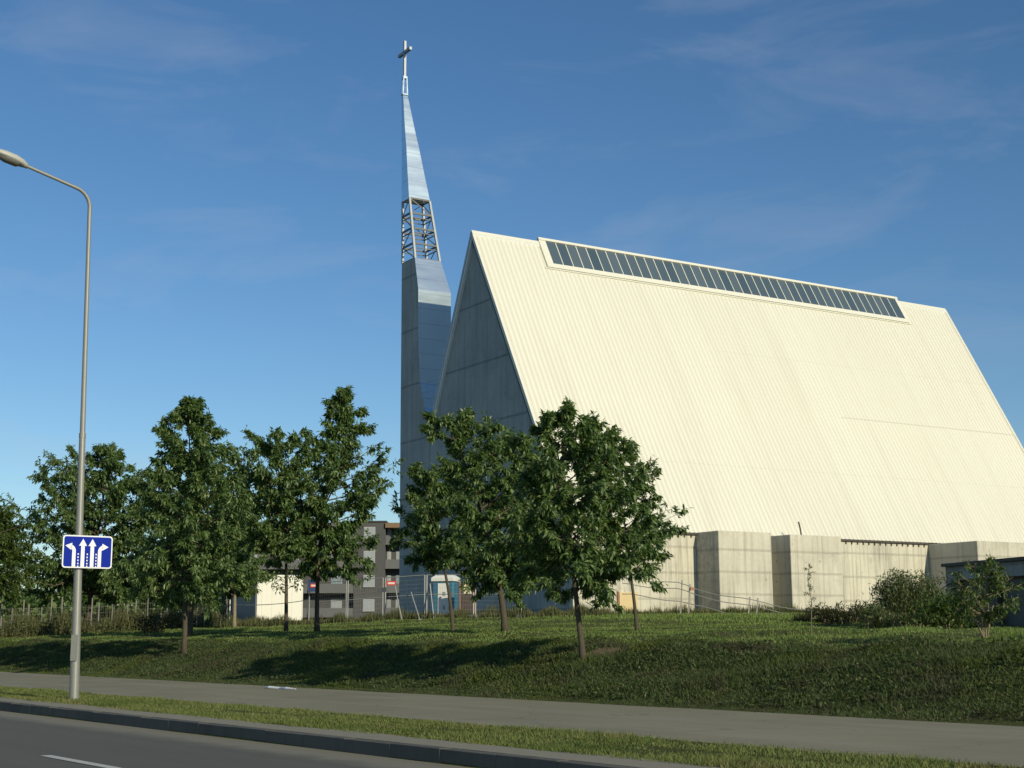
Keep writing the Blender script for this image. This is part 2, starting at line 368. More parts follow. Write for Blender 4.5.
# ------------------------------------------------------------------ grass (stuff)
def blades(name, xy, h, w, mat, label, lean=.5, two=False, zoff=0, cat='grass'):
    n = len(xy); x, y = xy[:, 0], xy[:, 1]; z = ground_z(x, y)+zoff
    az = RNG.uniform(0, 2*math.pi, n); la = RNG.uniform(0, 2*math.pi, n); ll = h*lean*RNG.uniform(0, 1, n)
    base = np.stack([x, y, z-.01], -1); wd = np.stack([np.cos(az), np.sin(az), 0*az], -1)*(w*.5)[:, None]
    tip = base+np.stack([np.cos(la)*ll, np.sin(la)*ll, h], -1)
    if not two:
        co = np.stack([base-wd, base+wd, tip], 1).reshape(-1, 3); fa = np.arange(3*n)
        o = raw_mesh(name, co, fa, 3, mat)
    else:
        mid = base+np.stack([np.cos(la)*ll*.35, np.sin(la)*ll*.35, h*.6], -1)
        co = np.stack([base-wd, base+wd, mid+wd*.75, mid-wd*.75, tip], 1).reshape(-1, 3)
        i = np.arange(n)[:, None]*5
        fa = np.concatenate([i+np.array([[0, 1, 2, 3]]), i+np.array([[3, 2, 4]])], 1).ravel()
        o = raw_mesh(name, co, fa, np.tile([4, 3], n), mat)
    return tag(o, label=label, kind='stuff')
def scatter_st(n, s0, s1, t0, t1, sp_=1.0):
    s = s0+(s1-s0)*RNG.random(n)**sp_; t_ = t0+(t1-t0)*RNG.random(n)
    return s, t_
def to_xy(s, t_): return np.stack([s*D[0]+t_*N[0], s*D[1]+t_*N[1]], -1)
def fnoise(s, t_, k=1.0, seed=0):
    return (np.sin(s*1.7*k+seed)+np.sin(t_*2.9*k+s*.8*k+seed*2)+np.sin(s*3.9*k-t_*2.1*k+seed*3)+np.sin(t_*5.3*k+1.3*s*k))/4
# verge strip
s, t_ = scatter_st(210000, 5, 75, 9.5, 11.75, 1.25)
edge = np.minimum(t_-9.5-.13*np.abs(fnoise(s, t_*0, 2.0, 1)), 11.72-t_+.1*fnoise(s, t_*0, 1.5, 4)); k = edge > 0
s, t_ = s[k], t_[k]; h = (.022+.045*RNG.random(len(s))**2)*(1+.6*fnoise(s, t_, .8, 2))*(1-.55*np.exp(-((t_-10.75-.05*np.sin(s*.4))/.13)**2)); h = np.clip(h, .01, .14)
blades('verge_grass', to_xy(s, t_), h, np.full(len(s), .012)*(1+s/40), M['verge'], 'sunlit short grass strip between kerb and footpath', 1.2)
# rough bank
s, t_ = scatter_st(330000, 6, 78, 16.6, 21.2, 1.2); k = (t_ > 16.66+.1*np.abs(fnoise(s, t_*0, 2, 3))); s, t_ = s[k], t_[k]
_xy = to_xy(s, t_); k = RNG.random(len(s)) < np.clip((np.hypot(_xy[:, 0]-SC[0], (_xy[:, 1]-SC[1])*1.0)-.25)/.6, .03, 1); s, t_ = s[k], t_[k]
prof = smooth(t_, 16.7, 18.0)*(1-smooth(t_, 20.2, 21.2)); fn = fnoise(s, t_, .9, 5)
h = (.02+.04*RNG.random(len(s)))*(.7+.9*prof)*(1+.6*fn); h = np.clip(h, .015, .13)
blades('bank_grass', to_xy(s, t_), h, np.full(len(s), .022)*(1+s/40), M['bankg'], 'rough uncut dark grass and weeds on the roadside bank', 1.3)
# lawn
s, t_ = scatter_st(380000, 8, 120, 20.4, 42, 1.35); dens = np.ones(len(s)); k = RNG.random(len(s)) < np.interp(t_, [20, 26, 42], [1, .85, .5])
s, t_ = s[k], t_[k]; h = (.03+.045*RNG.random(len(s)))*(1+.5*fnoise(s, t_, .5, 9)); h = np.clip(h, .02, .12)
blades('lawn_grass', to_xy(s, t_), h, np.full(len(s), .018)*(1+s/40), M['lawn'], 'mown sunlit lawn on top of the bank', 1.2)
s, t_ = scatter_st(120000, 25, 140, 42, 66); h = .06+.08*RNG.random(len(s))
blades('far_lawn_grass', to_xy(s, t_), h, np.full(len(s), .06), M['lawn'], 'longer far grass of the lawn towards the church and fence')

# ------------------------------------------------------------------ sky, sun
SUN_AZ, SUN_EL = math.radians(142.0), math.radians(22.5)
world = bpy.data.worlds.new('World'); scene.world = world; world.use_nodes = True
wt = world.node_tree; wn_ = wt.nodes; bg = wn_['Background']
sky = wn_.new('ShaderNodeTexSky'); sky.sky_type = 'NISHITA'; sky.sun_disc = False
sky.sun_elevation = SUN_EL; sky.sun_rotation = SUN_AZ; sky.altitude = 50; sky.air_density = 1.0; sky.dust_density = .15; sky.ozone_density = 3.0
tc = wn_.new('ShaderNodeTexCoord')
mp = wn_.new('ShaderNodeMapping'); mp.inputs['Scale'].default_value = (3.6, 3.6, 12.0); mp.inputs['Rotation'].default_value = (.08, .16, .3)
wt.links.new(tc.outputs['Generated'], mp.inputs['Vector'])
nz = wn_.new('ShaderNodeTexNoise'); nz.inputs['Scale'].default_value = 1.4; nz.inputs['Detail'].default_value = 7; nz.inputs['Roughness'].default_value = .58; nz.inputs['Distortion'].default_value = .6
wt.links.new(mp.outputs[0], nz.inputs['Vector'])
rp = wn_.new('ShaderNodeValToRGB'); rp.color_ramp.elements[0].position = .52; rp.color_ramp.elements[1].position = .86
rp.color_ramp.elements[0].color = (0, 0, 0, 1); rp.color_ramp.elements[1].color = (.27, .27, .27, 1)
wt.links.new(nz.outputs['Fac'], rp.inputs['Fac'])
hs = wn_.new('ShaderNodeHueSaturation'); hs.inputs['Saturation'].default_value = 1.13; hs.inputs['Value'].default_value = 1.0
tn = wn_.new('ShaderNodeMix'); tn.data_type = 'RGBA'; tn.blend_type = 'MULTIPLY'; tn.inputs[0].default_value = 1; tn.inputs[7].default_value = (.98, 1.04, 1.09, 1)
wt.links.new(sky.outputs[0], tn.inputs[6]); wt.links.new(tn.outputs[2], hs.inputs['Color'])
mx = wn_.new('ShaderNodeMix'); mx.data_type = 'RGBA'; mx.inputs[7].default_value = (5.2, 5.6, 6.2, 1)
wt.links.new(rp.outputs[0], mx.inputs[0]); wt.links.new(hs.outputs[0], mx.inputs[6])
wt.links.new(mx.outputs[2], bg.inputs['Color']); bg.inputs['Strength'].default_value = .092
sl = bpy.data.lights.new('sun', 'SUN'); sl.energy = 4.0; sl.angle = math.radians(.5); sl.color = (1.0, .91, .66)
so = bpy.data.objects.new('sun', sl); COL.objects.link(so); so.location = (60, -60, 60)
sd = Vector((math.sin(SUN_AZ)*math.cos(SUN_EL), math.cos(SUN_AZ)*math.cos(SUN_EL), math.sin(SUN_EL)))
so.rotation_euler = sd.to_track_quat('Z', 'Y').to_euler()
scene.view_settings.view_transform = 'Standard'; scene.view_settings.look = 'None'
scene.view_settings.gamma = 1; scene.view_settings.exposure = 0.0
scene.render.engine = 'CYCLES'; scene.cycles.max_bounces = 6; scene.cycles.transparent_max_bounces = 8

# ------------------------------------------------------------------ church
church = empty('church', P0, ROTA, label='large modern church with steep cream roof and slender metal spire', cat='church')
a0, b1, bR, zR, zE, ae = -9.17, 2.12, 13.35, 27.83, 7.45, 35.84
SR = (zR-zE)/(bR-2.16); SLf = 2.17; bL = bR+(zR-zE)/SLf
gb = 19.42; gz = zR-(gb-bR)*SLf
# gable wall (front) and far gable
MB().prism([(a0, 2.5, -1), (a0, 2.5, zR-.5-(bR-2.5)*SR), (a0, bR, zR-.5), (a0, gb, gz-.5), (a0, gb, -1)], (.45, 0, 0)).build('gable_wall', M['gable'], church)
MB().prism([(ae-.6, 2.5, -1), (ae-.6, 2.5, zR-.5-(bR-2.5)*SR), (ae-.6, bR, zR-.5), (ae-.6, bL-.4, zR-.5-(bL-.4-bR)*SLf), (ae-.6, bL-.4, -1)], (.45, 0, 0)).build('gable_wall', M['gable'], church)
MB().box(a0+3, ae-.7, bL-.8, bL-.4, -1, zE).build('north_wall', M['gable'], church)
# near roof slope with real ribs
nrm = np.array([0, -math.sin(math.atan(SR)), math.cos(math.atan(SR))])
def roof_pt(a, z, off): return np.array([a, bR-(zR-z)/SR, z])+nrm*off
prof = []
x = a0-.2
while x < ae+.1:
    prof += [(x, 0), (x+.29, 0), (x+.31, .05), (x+.35, .05)]; x += .37
prof.append((x, 0)); co = []
for z in (zR-.02, 16.55, 16.5, zE): 
    for a, o_ in prof: co.append(roof_pt(a, z, o_+(.012 if z > 16.52 else 0)))
np_ = len(prof); fs = []
for r_ in range(3):
    for i in range(np_-1): fs.append((r_*np_+i, (r_+1)*np_+i, (r_+1)*np_+i+1, r_*np_+i+1))
near = raw_mesh('roof', np.array(co), np.array(fs), 4, M['roof'], church)
e0, e1 = a0-.2, ae+.15
MB().hexa([roof_pt(e0, zE, -.3), roof_pt(e1, zE, -.3), roof_pt(e1, zR-.1, -.3), roof_pt(e0, zR-.1, -.3), roof_pt(e0, zE, -.03), roof_pt(e1, zE, -.03), roof_pt(e1, zR, -.03), roof_pt(e0, zR, -.03)]).build('roof_slab', M['darktrim'], church)
nl = np.array([0, math.sin(math.atan(SLf)), math.cos(math.atan(SLf))])
def left_pt(a, z, off): return np.array([a, bR+(zR-z)/SLf, z])+nl*off
zC = 15.3; eb = a0+2.66
MB().hexa([left_pt(e0, zC, -.3), left_pt(e1, zC, -.3), left_pt(e1, zR-.1, -.3), left_pt(e0, zR-.1, -.3), left_pt(e0, zC, .02), left_pt(e1, zC, .02), left_pt(e1, zR, .02), left_pt(e0, zR, .02)]).hexa([left_pt(eb, zE, -.3), left_pt(e1, zE, -.3), left_pt(e1, zC-.003, -.3), left_pt(eb, zC-.003, -.3), left_pt(eb, zE, .02), left_pt(e1, zE, .02), left_pt(e1, zC-.003, .02), left_pt(eb, zC-.003, .02)]).build('roof', plain('pale_roof_sheet', (.78, .80, .78), .4, 0, .05), church)
# verge and ridge flashings
for a_, s_ in ((e0-.02, 1), (e1-.1, 1)):
    mb = MB(); p = [roof_pt(a_, zE, -.16), roof_pt(a_+.14, zE, -.16), roof_pt(a_+.14, zR+.02, -.16), roof_pt(a_, zR+.02, -.16)]
    mb.hexa(p+[q+nrm*.215 for q in p]); mb.build('verge_flashing', M['trim'], church)
mb = MB(); p = [roof_pt(e0-.02, zR-.2, .055), roof_pt(e1+.02, zR-.2, .055), roof_pt(e1+.02, zR+.05, .055), roof_pt(e0-.02, zR+.05, .055)]
mb.hexa(p+[q+nrm*.03 for q in p]); mb.build('ridge_flashing', M['trim'], church)
MB().hexa([left_pt(e0-.03, zC, -.12), left_pt(e0+.08, zC, -.12), left_pt(e0+.08, zR-.1, -.12), left_pt(e0-.03, zR-.1, -.12), left_pt(e0-.03, zC, .05), left_pt(e0+.08, zC, .05), left_pt(e0+.08, zR, .05), left_pt(e0-.03, zR, .05)]).build('verge_flashing', M['steel'], church)
# skylight: raised cream frame, forty panes with thin white bars
k0, k1, zt, zb = -3.55, 30.15, 27.93, 26.12
def rbox(mb, a_0, a_1, z_0, z_1, o0, o1):
    p = [roof_pt(a_0, z_0, o0), roof_pt(a_1, z_0, o0), roof_pt(a_1, z_1, o0), roof_pt(a_0, z_1, o0)]
    return mb.hexa(p+[q+nrm*(o1-o0) for q in p])
mb = MB()
rbox(mb, k0-.55, k1+.3, zt+.002, zt+.2, .0, .2); rbox(mb, k0-.55, k1+.3, zb-.34, zb-.002, .0, .15)
rbox(mb, k0-.55, k0-.002, zb, zt, .0, .15); rbox(mb, k1+.002, k1+.3, zb, zt, .0, .15)
rbox(mb, k0-.75, k1+.6, zb-.44, zb-.365, .02, .10)
skl = mb.build('skylight', M['trim'], church)
mb = MB(); rbox(mb, k0, k1, zb, zt, .055, .09); mb.build('pane', M['skyglass'], skl)
mb = MB()
for i in range(1, 40): 
    a_ = k0+i*(k1-k0)/40; rbox(mb, a_-.03, a_+.03, zb+.002, zt-.002, .092, .12)
mb.build('glazing_bar', M['trim'], skl)
# long low side wall with dark gutter, three buttress blocks
MB().box(a0, ae+12, b1, b1+.4, -1, 7.3).build('side_wall', M['wallc'], church)
gut = [MB().box(x0_, x1_, b1-.14, b1+.3, 7.303, 7.43).build('gutter', M['darktrim'], church) for x0_, x1_ in ((a0-.2, -.102), (9.93, 20.06))]
for a_ in np.arange(10.3, 20, .52): MB().box(a_-.04, a_+.04, b1-.06, b1-.001, 7.12, 7.30).build('bracket', M['darktrim'], gut[1])
for a_ in np.arange(-8.8, -.3, .52): MB().box(a_-.04, a_+.04, b1-.06, b1-.001, 7.14, 7.30).build('bracket', M['darktrim'], gut[0])
for aL, aR_, bF, zz_ in ((-.1, 4.06, 0.0, 7.45), (5.6, 9.9, 0.0, 7.40), (20.07, ae+11.5, -2.07, 7.33)):
    MB().box(aL, aR_, bF, b1+.002, -1, zz_).build('buttress', M['buttc'], church, bevel=.03)
mb = MB(); mb.tube([(7.4, .9, 7.3), (7.3, .9, 7.9), (7.18, .9, 8.3)], .05, 6); mb.build('rebar', M['darktrim'], church)
# bell tower: concrete shaft, zinc side, open steel cage, zinc spire, cross
FLb = 23.72
front = [(a0-.02, FLb, -1), (a0-.02, gb+.002, -1), (a0-.02, gb+.002, 15.5), (a0-.02, 20.15, 16.9), (a0-.02, 20.85, 18.8), (a0-.02, 21.17, 22.0), (a0-.02, 21.2, 25.6), (a0-.02, 21.76, 28.0), (a0-.02, FLb+.05, 28.0)]
sh = MB()
back = []
for (a_, b_, z_) in front: back.append((min(a0+2.62, a0+2.62-(z_-25.6)*.22 if z_ > 25.6 else a0+2.62), b_, z_))
n_ = len(front); sh.add(front+back, [tuple(range(n_)), tuple(range(n_, 2*n_))[::-1]]+[(i, i+n_, (i+1) % n_+n_, (i+1) % n_) for i in range(n_)])
tower = sh.build('bell_tower', M['gable'], church)
cl = MB(); off = np.array([.0, -.03, .004])
fr = front[2:8]; bk_ = back[2:8]
vs = []; 
for p, q in zip(fr, bk_):
    p = np.array(p)+np.array([-.012, 0, 0]); q = np.array(q)
    for k in range(5): vs.append(p+(q-p)*k/4+off)
cl.add(vs, [(i*5+k, i*5+k+1, (i+1)*5+k+1, (i+1)*5+k) for i in range(5) for k in range(4)])
cl_o = cl.build('metal_cladding', M['zinc'], tower)
def lerp(p, q, k): return tuple(np.array(p)+(np.array(q)-np.array(p))*k)
c28 = [(a0+.03, FLb+.02, 28.0), (a0+.03, 21.80, 28.0), (a0+2.04, 21.80, 28.0), (a0+2.04, FLb+.02, 28.0)]
c33 = [(a0+.03, FLb+.10, 32.75), (a0+.03, 22.74, 32.75), (a0+1.68, 22.74, 32.75), (a0+1.68, FLb+.10, 32.75)]
mb = MB()
for p, q in zip(c28, c33): MB().bar(p, q, .15).build('cage_post', M['cagepost'], tower)
NL = 4
for lv in range(0, NL+1):
    k = lv/NL; ring = [lerp(p, q, k) for p, q in zip(c28, c33)]
    for i in range(4): mb.bar(ring[i], ring[(i+1) % 4], .09, .13)
    if 0 < lv < NL:
        zc = np.mean(ring, 0)
        for i in range(4): 
            r2 = [lerp(x_, zc, .0) for x_ in ring]
            mb.bar(np.array(ring[i])-np.array([0, 0, .32]), np.array(ring[(i+1) % 4])-np.array([0, 0, .32]), .06, .06)
for lv in range(NL):
    r0 = [lerp(p, q, lv/NL) for p, q in zip(c28, c33)]; r1 = [lerp(p, q, (lv+1)/NL) for p, q in zip(c28, c33)]
    for i in range(4):
        if i == 1 and lv in (0, 1, 2): continue
        if (lv+i) % 2: mb.bar(r0[i], r1[(i+1) % 4], .05)
        else: mb.bar(r0[(i+1) % 4], r1[i], .05)
mb.build('steel_cage', M['cage'], tower)
c33s = [(a0-.02, FLb+.14, 32.70), (a0-.02, 22.70, 32.70), (a0+1.72, 22.70, 32.70), (a0+1.72, FLb+.14, 32.70)]
c41 = [(a0-.08, FLb+.24, 40.95), (a0-.08, 23.7, 40.95), (a0+.30, 23.7, 40.95), (a0+.30, FLb+.24, 40.95)]
mb = MB(); vs = []
for k in np.linspace(0, 1, 9):
    for p, q in zip(c33s, c41): vs.append(np.array(lerp(p, q, k))+np.array([.012*math.sin(k*40), .012*math.cos(k*31), 0]))
mb.add(vs, [(i*4+j, i*4+(j+1) % 4, (i+1)*4+(j+1) % 4, (i+1)*4+j) for i in range(8) for j in range(4)]+[(3, 2, 1, 0), (32, 33, 34, 35)])
mb.build('spire', M['zinc'], tower)
ca, cb = a0+.09, FLb+.1
mb = MB(); mb.box(ca-.22, ca+.22, cb-.18, cb+.17, 40.953, 41.08)
for i, j in ((-1, -1), (1, -1), (1, 1), (-1, 1)): mb.bar((ca+i*.17, cb+j*.14, 41.08), (ca+i*.13, cb+j*.11, 42.28), .08)
mb.box(ca-.16, ca+.16, cb-.14, cb+.14, 42.28, 42.45)
mb.build('finial', M['zinc'], tower)
mb = MB(); mb.box(ca-.085, ca+.085, cb-.085, cb+.085, 42.45, 45.25); mb.box(ca-.1, ca+.1, cb-.95, cb-.087, 44.25, 44.47); mb.box(ca-.1, ca+.1, cb+.087, cb+.95, 44.25, 44.47)
mb.build('cross', M['crossm'], tower)

# ------------------------------------------------------------------ low annex at the right edge
E1 = at_y(945, 566, 60); dirw = np.array([.26, -.966, 0]); E1[2] = 0
rz = math.atan2(dirw[1], dirw[0])
annex = empty('annex_building', (E1[0], E1[1], 0), rz, label='low dark concrete annex at the right edge behind the small leaning tree', cat='annex')
# local x along the shaded face towards the camera, local y (left of it) points away to the right
ZA = 4.12
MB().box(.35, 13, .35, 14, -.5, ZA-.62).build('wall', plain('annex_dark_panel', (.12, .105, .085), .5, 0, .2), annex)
MB().box(0, 13.3, 0, 14.3, ZA-.62, ZA-.03).build('fascia', M['annexc'], annex, bevel=.02)
MB().box(-.12, 13.4, -.12, 14.4, ZA-.028, ZA+.10).build('roof', M['darktrim'], annex)
MB().box(.0, .45, .0, .45, -.5, ZA-.622).build('corner_post', M['annexc'], annex)
for x0_ in (3.2, 6.4, 9.6): MB().box(x0_, x0_+.25, .1, .349, -.5, ZA-.622).build('mullion', M['darktrim'], annex)

# ------------------------------------------------------------------ apartment block far behind
YB = 183.0
def bx_(u): return at_y(u, 560, YB)[0]
def bz_(v): return at_y(380, v, YB)[2]
apt = empty('apartment_building', (0, YB, 0), 0, label='dark grey apartment block far behind the site fence', cat='building')
Mdk = plain('dark_grey_render', (.085, .085, .085), .8, 0, .1, .8); Mlt = plain('light_grey_render', (.14, .14, .14), .8, 0, .1, .8)
Msf = plain('brown_soffit', (.22, .14, .08), .7); Mgl = NT('apartment_glass'); Mgl.base((.22, .27, .31)); Mgl = Mgl.done(.15, 0, .8)
Mpane_sky = plain('pane_sky_tone', (.32, .35, .37), .6, 0, .15, 2)  # flat pale colour painting the sky's reflection in the panes
Mfr = plain('window_frame_white', (.40, .40, .40), .5)
zt_ = bz_(522); FL_ = 3.06
flo = [zt_-1.35-FL_*i for i in range(4)]      # window centre heights
gz_ = 1.5
mb = MB(); mb.box(bx_(354), bx_(385), 0, 12, gz_-2, zt_); mb.box(bx_(415), bx_(540), 0, 12, gz_-2, zt_); mb.build('wall', Mdk, apt)
MB().box(bx_(196), bx_(262), 0, 12, gz_-2, bz_(527)).build('wall', Mlt, apt)
mb = MB(); mb.box(bx_(262), bx_(354)-.01, 1.6, 12, gz_-2, zt_-.3); mb.box(bx_(385)+.01, bx_(415)-.01, 1.6, 12, gz_-2, zt_-.3); mb.build('loggia_wall', Mdk, apt)
MB().box(bx_(385)+.02, bx_(415)-.02, -.3, 12.2, zt_-.75, zt_-.12).build('roof', Msf, apt)
MB().box(bx_(262)+.02, bx_(354)-.02, -.2, 12.2, zt_-.6, zt_-.1).build('roof', Mlt, apt)
MB().box(bx_(354)-.15, bx_(385)+.15, -.15, 12.15, zt_+.001, zt_+.16).build('parapet_cap', M['darktrim'], apt)
for (ua, ub) in ((262, 308), (308.5, 354), (385, 415)):
    for i in range(4):
        z = flo[i]-1.35
        MB().box(bx_(ua)+.03, bx_(ub)-.03, -.02, 1.59, z-.2, z).build('balcony_slab', Mlt, apt)
        MB().box(bx_(ua)+.04, bx_(ub)-.04, .0, .12, z+.001, z+.98).build('balcony', Mlt, apt)
def window(x0, x1, z0, z1, y, skytone=.6):
    f_ = MB(); f_.box(x0, x1, y-.05, y+.03, z0, z1); f_.box((x0+x1)/2-.03, (x0+x1)/2+.03, y-.095, y-.076, z0+.06, z1-.06); f_.box(x0-.05, x1+.05, y-.16, y-.051, z0-.07, z0-.005); fo = f_.build('window', Mfr, apt)
    MB().box(x0+.08, x1-.08, y-.075, y-.052, z0+.08, z1-.08).build('pane', Mpane_sky if skytone > random.random() else Mgl, fo)
for i in range(4):
    z = flo[i]
    window(bx_(363.5), bx_(375), z-.75, z+.72, -.03, .8)
    window(bx_(384)+.9*0+.25, bx_(390), z-.85, z+.75, 1.57, .5)
    window(bx_(395), bx_(402), z-.85, z+.75, 1.57, .5)
    window(bx_(330), bx_(341), z-.9, z+.7, 1.57, .2)
    window(bx_(247), bx_(257), z-.85, z+.65, -.03, .3)
    window(bx_(220), bx_(230), z-.85, z+.65, -.03, .3)
    window(bx_(286), bx_(297), z-.9, z+.7, 1.57, .2)

# ------------------------------------------------------------------ street lamp and lane sign
lp = hit_ground(74, 700)
lp = np.array([lp[0], lp[1], .15]); TOP = 10.3
lamp = empty('street_lamp', lp, 0, label='tall grey street lamp post standing on the grass verge', cat='street lamp')
lx = lambda h: np.array([-.0165*h, 0, 0])
pts = [(lx(h)+np.array([0, 0, h])) for h in (-.1, .6, 2.0, 4.0, 5.2)]
mb = MB(); mb.tube(pts, [.098, .092, .08, .068, .062], 20); mb.build('pole', M['pole'], lamp, smooth_=False)
mb = MB(); mb.tube([lx(5.2)+np.array([0, 0, 5.2]), lx(8.0)+np.array([0, 0, 8.0]), lx(9.95)+np.array([0, 0, 9.95])], [.054, .045, .04], 16); mb.tube([lx(5.15)+np.array([0, 0, 5.14]), lx(5.25)+np.array([0, 0, 5.24])], .068, 16)
mb.build('upper_pole', M['pole'], lamp)
arm = []; q0 = lx(9.95)
for k in np.linspace(0, 1, 12):
    th = k*math.radians(76); R_ = .38
    arm.append(q0+np.array([0, 0, 9.95])+(-N)*(R_*(1-math.cos(th)))+np.array([0, 0, R_*math.sin(th)]))
e = arm[-1]; dvec = -N*math.cos(math.radians(14))+np.array([0, 0, math.sin(math.radians(14))])
arm += [e+dvec*k for k in (.4, .85, 1.14)]
mb = MB(); mb.tube(arm, [.04]*6+[.037]*6+[.034]*3, 14); mb.build('arm', M['pole'], lamp)
# head: cobra shape, loft of cross sections
hd0 = arm[-1]-dvec*.08; side = np.array([-N[1], N[0], 0]); side /= np.linalg.norm(side); upv = np.cross(dvec, side); upv = upv if upv[2] > 0 else -upv
def loft(secs, n=14, half=None):
    vs = []
    for (d_, w_, hu, hd_) in secs:
        for j in range(n):
            g = 2*math.pi*j/n; c_, s_ = math.cos(g), math.sin(g)
            vs.append(hd0+dvec*d_+side*(w_*c_)+upv*((hu if s_ > 0 else hd_)*s_))
    k = len(secs)
    return vs, [(i*n+j, i*n+(j+1) % n, (i+1)*n+(j+1) % n, (i+1)*n+j) for i in range(k-1) for j in range(n)]+[tuple(range(n))[::-1], tuple(range((k-1)*n, k*n))]
vs, fs = loft([(0, .05, .05, .05), (.06, .075, .07, .055), (.12, .12, .10, .06), (.28, .16, .125, .06), (.5, .165, .12, .06), (.68, .13, .085, .05), (.76, .06, .04, .03)])
hd = MB().add(vs, fs).build('lamp_head', M['lamphead'], lamp, smooth_=True)
vs, fs = loft([(.16, .10, -.045, .075), (.22, .135, -.045, .105), (.45, .14, -.045, .115), (.62, .10, -.04, .085)])
MB().add(vs, fs).build('lens', M['lens'], hd, smooth_=True)
MB().box(-.06+lx(1)[0], .06+lx(1)[0], -.118, -.095, .75, 1.25).build('access_door', M['pole'], lamp)

# lane sign: plane square to the road
sp_plane = lp-D*.12
cs = [on_plane(u, v, sp_plane, D) for u, v in ((63.2, 533.6), (112.4, 537.6), (112.0, 568.8), (61.8, 567.6))]
ctr = np.mean(cs, 0); wN = np.mean([np.dot(cs[1]-cs[0], N), np.dot(cs[2]-cs[3], N)]); hZ = np.mean([cs[0][2]-cs[3][2], cs[1][2]-cs[2][2]])
sign = empty('lane_sign', ctr, math.atan2(N[1], N[0]), label='blue lane sign with four white arrows strapped to the lamp post', cat='road sign')
# local x = N (right), z up, -y faces the viewer
def rrect(w, h, r, y, n=5):
    p = []
    for cx, cz, a_ in ((w/2-r, h/2-r, 0), (-w/2+r, h/2-r, 90), (-w/2+r, -h/2+r, 180), (w/2-r, -h/2+r, 270)):
        for k in range(n+1):
            g = math.radians(a_+90*k/n); p.append((cx+r*math.cos(g), y, cz+r*math.sin(g)))
    return p
MB().prism(rrect(wN, hZ, .06, 0), (0, .02, 0)).build('sign_plate', M['white'], sign)
face = MB().prism(rrect(wN-.05, hZ-.05, .045, -.004), (0, .003, 0)).build('sign_face', M['blue'], sign)
mb = MB(); ya, yb = -.008, .0035
fw, fh = wN-.05, hZ-.05
def P_(px, py):   # zoomed-crop pixel -> local; crop face spans x 175..795, y 195..600
    return ((px-485)/620*fw, ya, (397-py)/405*fh)
def poly(pts): mb.prism([P_(*p) for p in pts], (0, yb, 0))
for cx in (420, 543):
    poly([(cx-24, 602), (cx+24, 602), (cx+24, 318), (cx-24, 318)]); poly([(cx-52, 317.5), (cx+52, 317.5), (cx, 222)])
def bent(sg, x0):   # curved arrow, sg = -1 left, +1 right
    w = 23; out, inn = [], []
    poly([(x0-w, 602), (x0+w, 602), (x0+w, 392), (x0-w, 392)])
    R1 = 70; cxx = x0+sg*R1
    for k in range(9):
        g = k/8*math.radians(64)
        out.append((cxx-sg*(R1+w)*math.cos(g), 391-(R1+w)*math.sin(g))); inn.append((cxx-sg*(R1-w)*math.cos(g), 391-(R1-w)*math.sin(g)))
    for k in range(8): poly([out[k], out[k+1], inn[k+1], inn[k]])
    mx_ = ((out[-1][0]+inn[-1][0])/2, (out[-1][1]+inn[-1][1])/2)
    d_ = np.array([sg*math.sin(math.radians(74)), -math.cos(math.radians(74))]); d_ = np.array([sg*.97, -.12 if sg < 0 else -.02]); nn = np.array([-d_[1], d_[0]])
    tip = np.array(mx_)+d_*78; b0 = np.array(mx_)-d_*8
    poly([tuple(tip), tuple(b0+nn*50), tuple(b0-nn*50)])
bent(-1, 306); bent(1, 642)
for cx in (362, 480, 597):
    for y0_ in (420, 462, 504, 546, 584): poly([(cx-8, y0_), (cx+8, y0_), (cx+8, y0_+20), (cx-8, y0_+20)])
mb.build('arrow_marks', M['white'], sign)
poff = lp[0]-ctr[0]+lx(ctr[2]-.15)[0]
loc = lambda p: np.array([np.dot(np.array(p)-ctr, N), np.dot(np.array(p)-ctr, D), p[2]-ctr[2]])
pc = loc(np.array([lp[0]+lx(ctr[2])[0], lp[1], ctr[2]]))
for dz in (-.2, .2):
    mb = MB(); mb.box(pc[0]-.16, pc[0]+.16, .021, .05, dz-.02, dz+.02); mb.tube([(pc[0], pc[1], dz-.02), (pc[0], pc[1], dz+.02)], .108, 16); mb.build('bracket', M['steel'], sign)

# ------------------------------------------------------------------ trees
LEAF_T = np.array([[0, 0, 0], [.42, .30, .05], [1, 0, -.10], [.42, -.30, .05]])
def leaves_mesh(name, pos, dirs, size, mat, parent, width=1.0):
    """pos (n,3), dirs (n,3) unit, size (n,)"""
    n = len(pos); d = dirs/np.linalg.norm(dirs, axis=1, keepdims=True)
    r = RNG.normal(size=(n, 3)); r[:, 2] *= .35
    s = np.cross(d, np.stack([0*size, 0*size, 0*size+1], -1)+r*.55); s /= np.linalg.norm(s, axis=1, keepdims=True)+1e-9
    u = np.cross(s, d)
    co = pos[:, None, :]+size[:, None, None]*(LEAF_T[None, :, 0:1]*d[:, None]+width*LEAF_T[None, :, 1:2]*s[:, None]+LEAF_T[None, :, 2:3]*u[:, None])
    i = np.arange(n)[:, None]*4
    f = np.concatenate([i+np.array([[0, 1, 2]]), i+np.array([[0, 2, 3]])], 1)
    return raw_mesh(name, co.reshape(-1, 3), f.ravel(), 3, mat, parent)

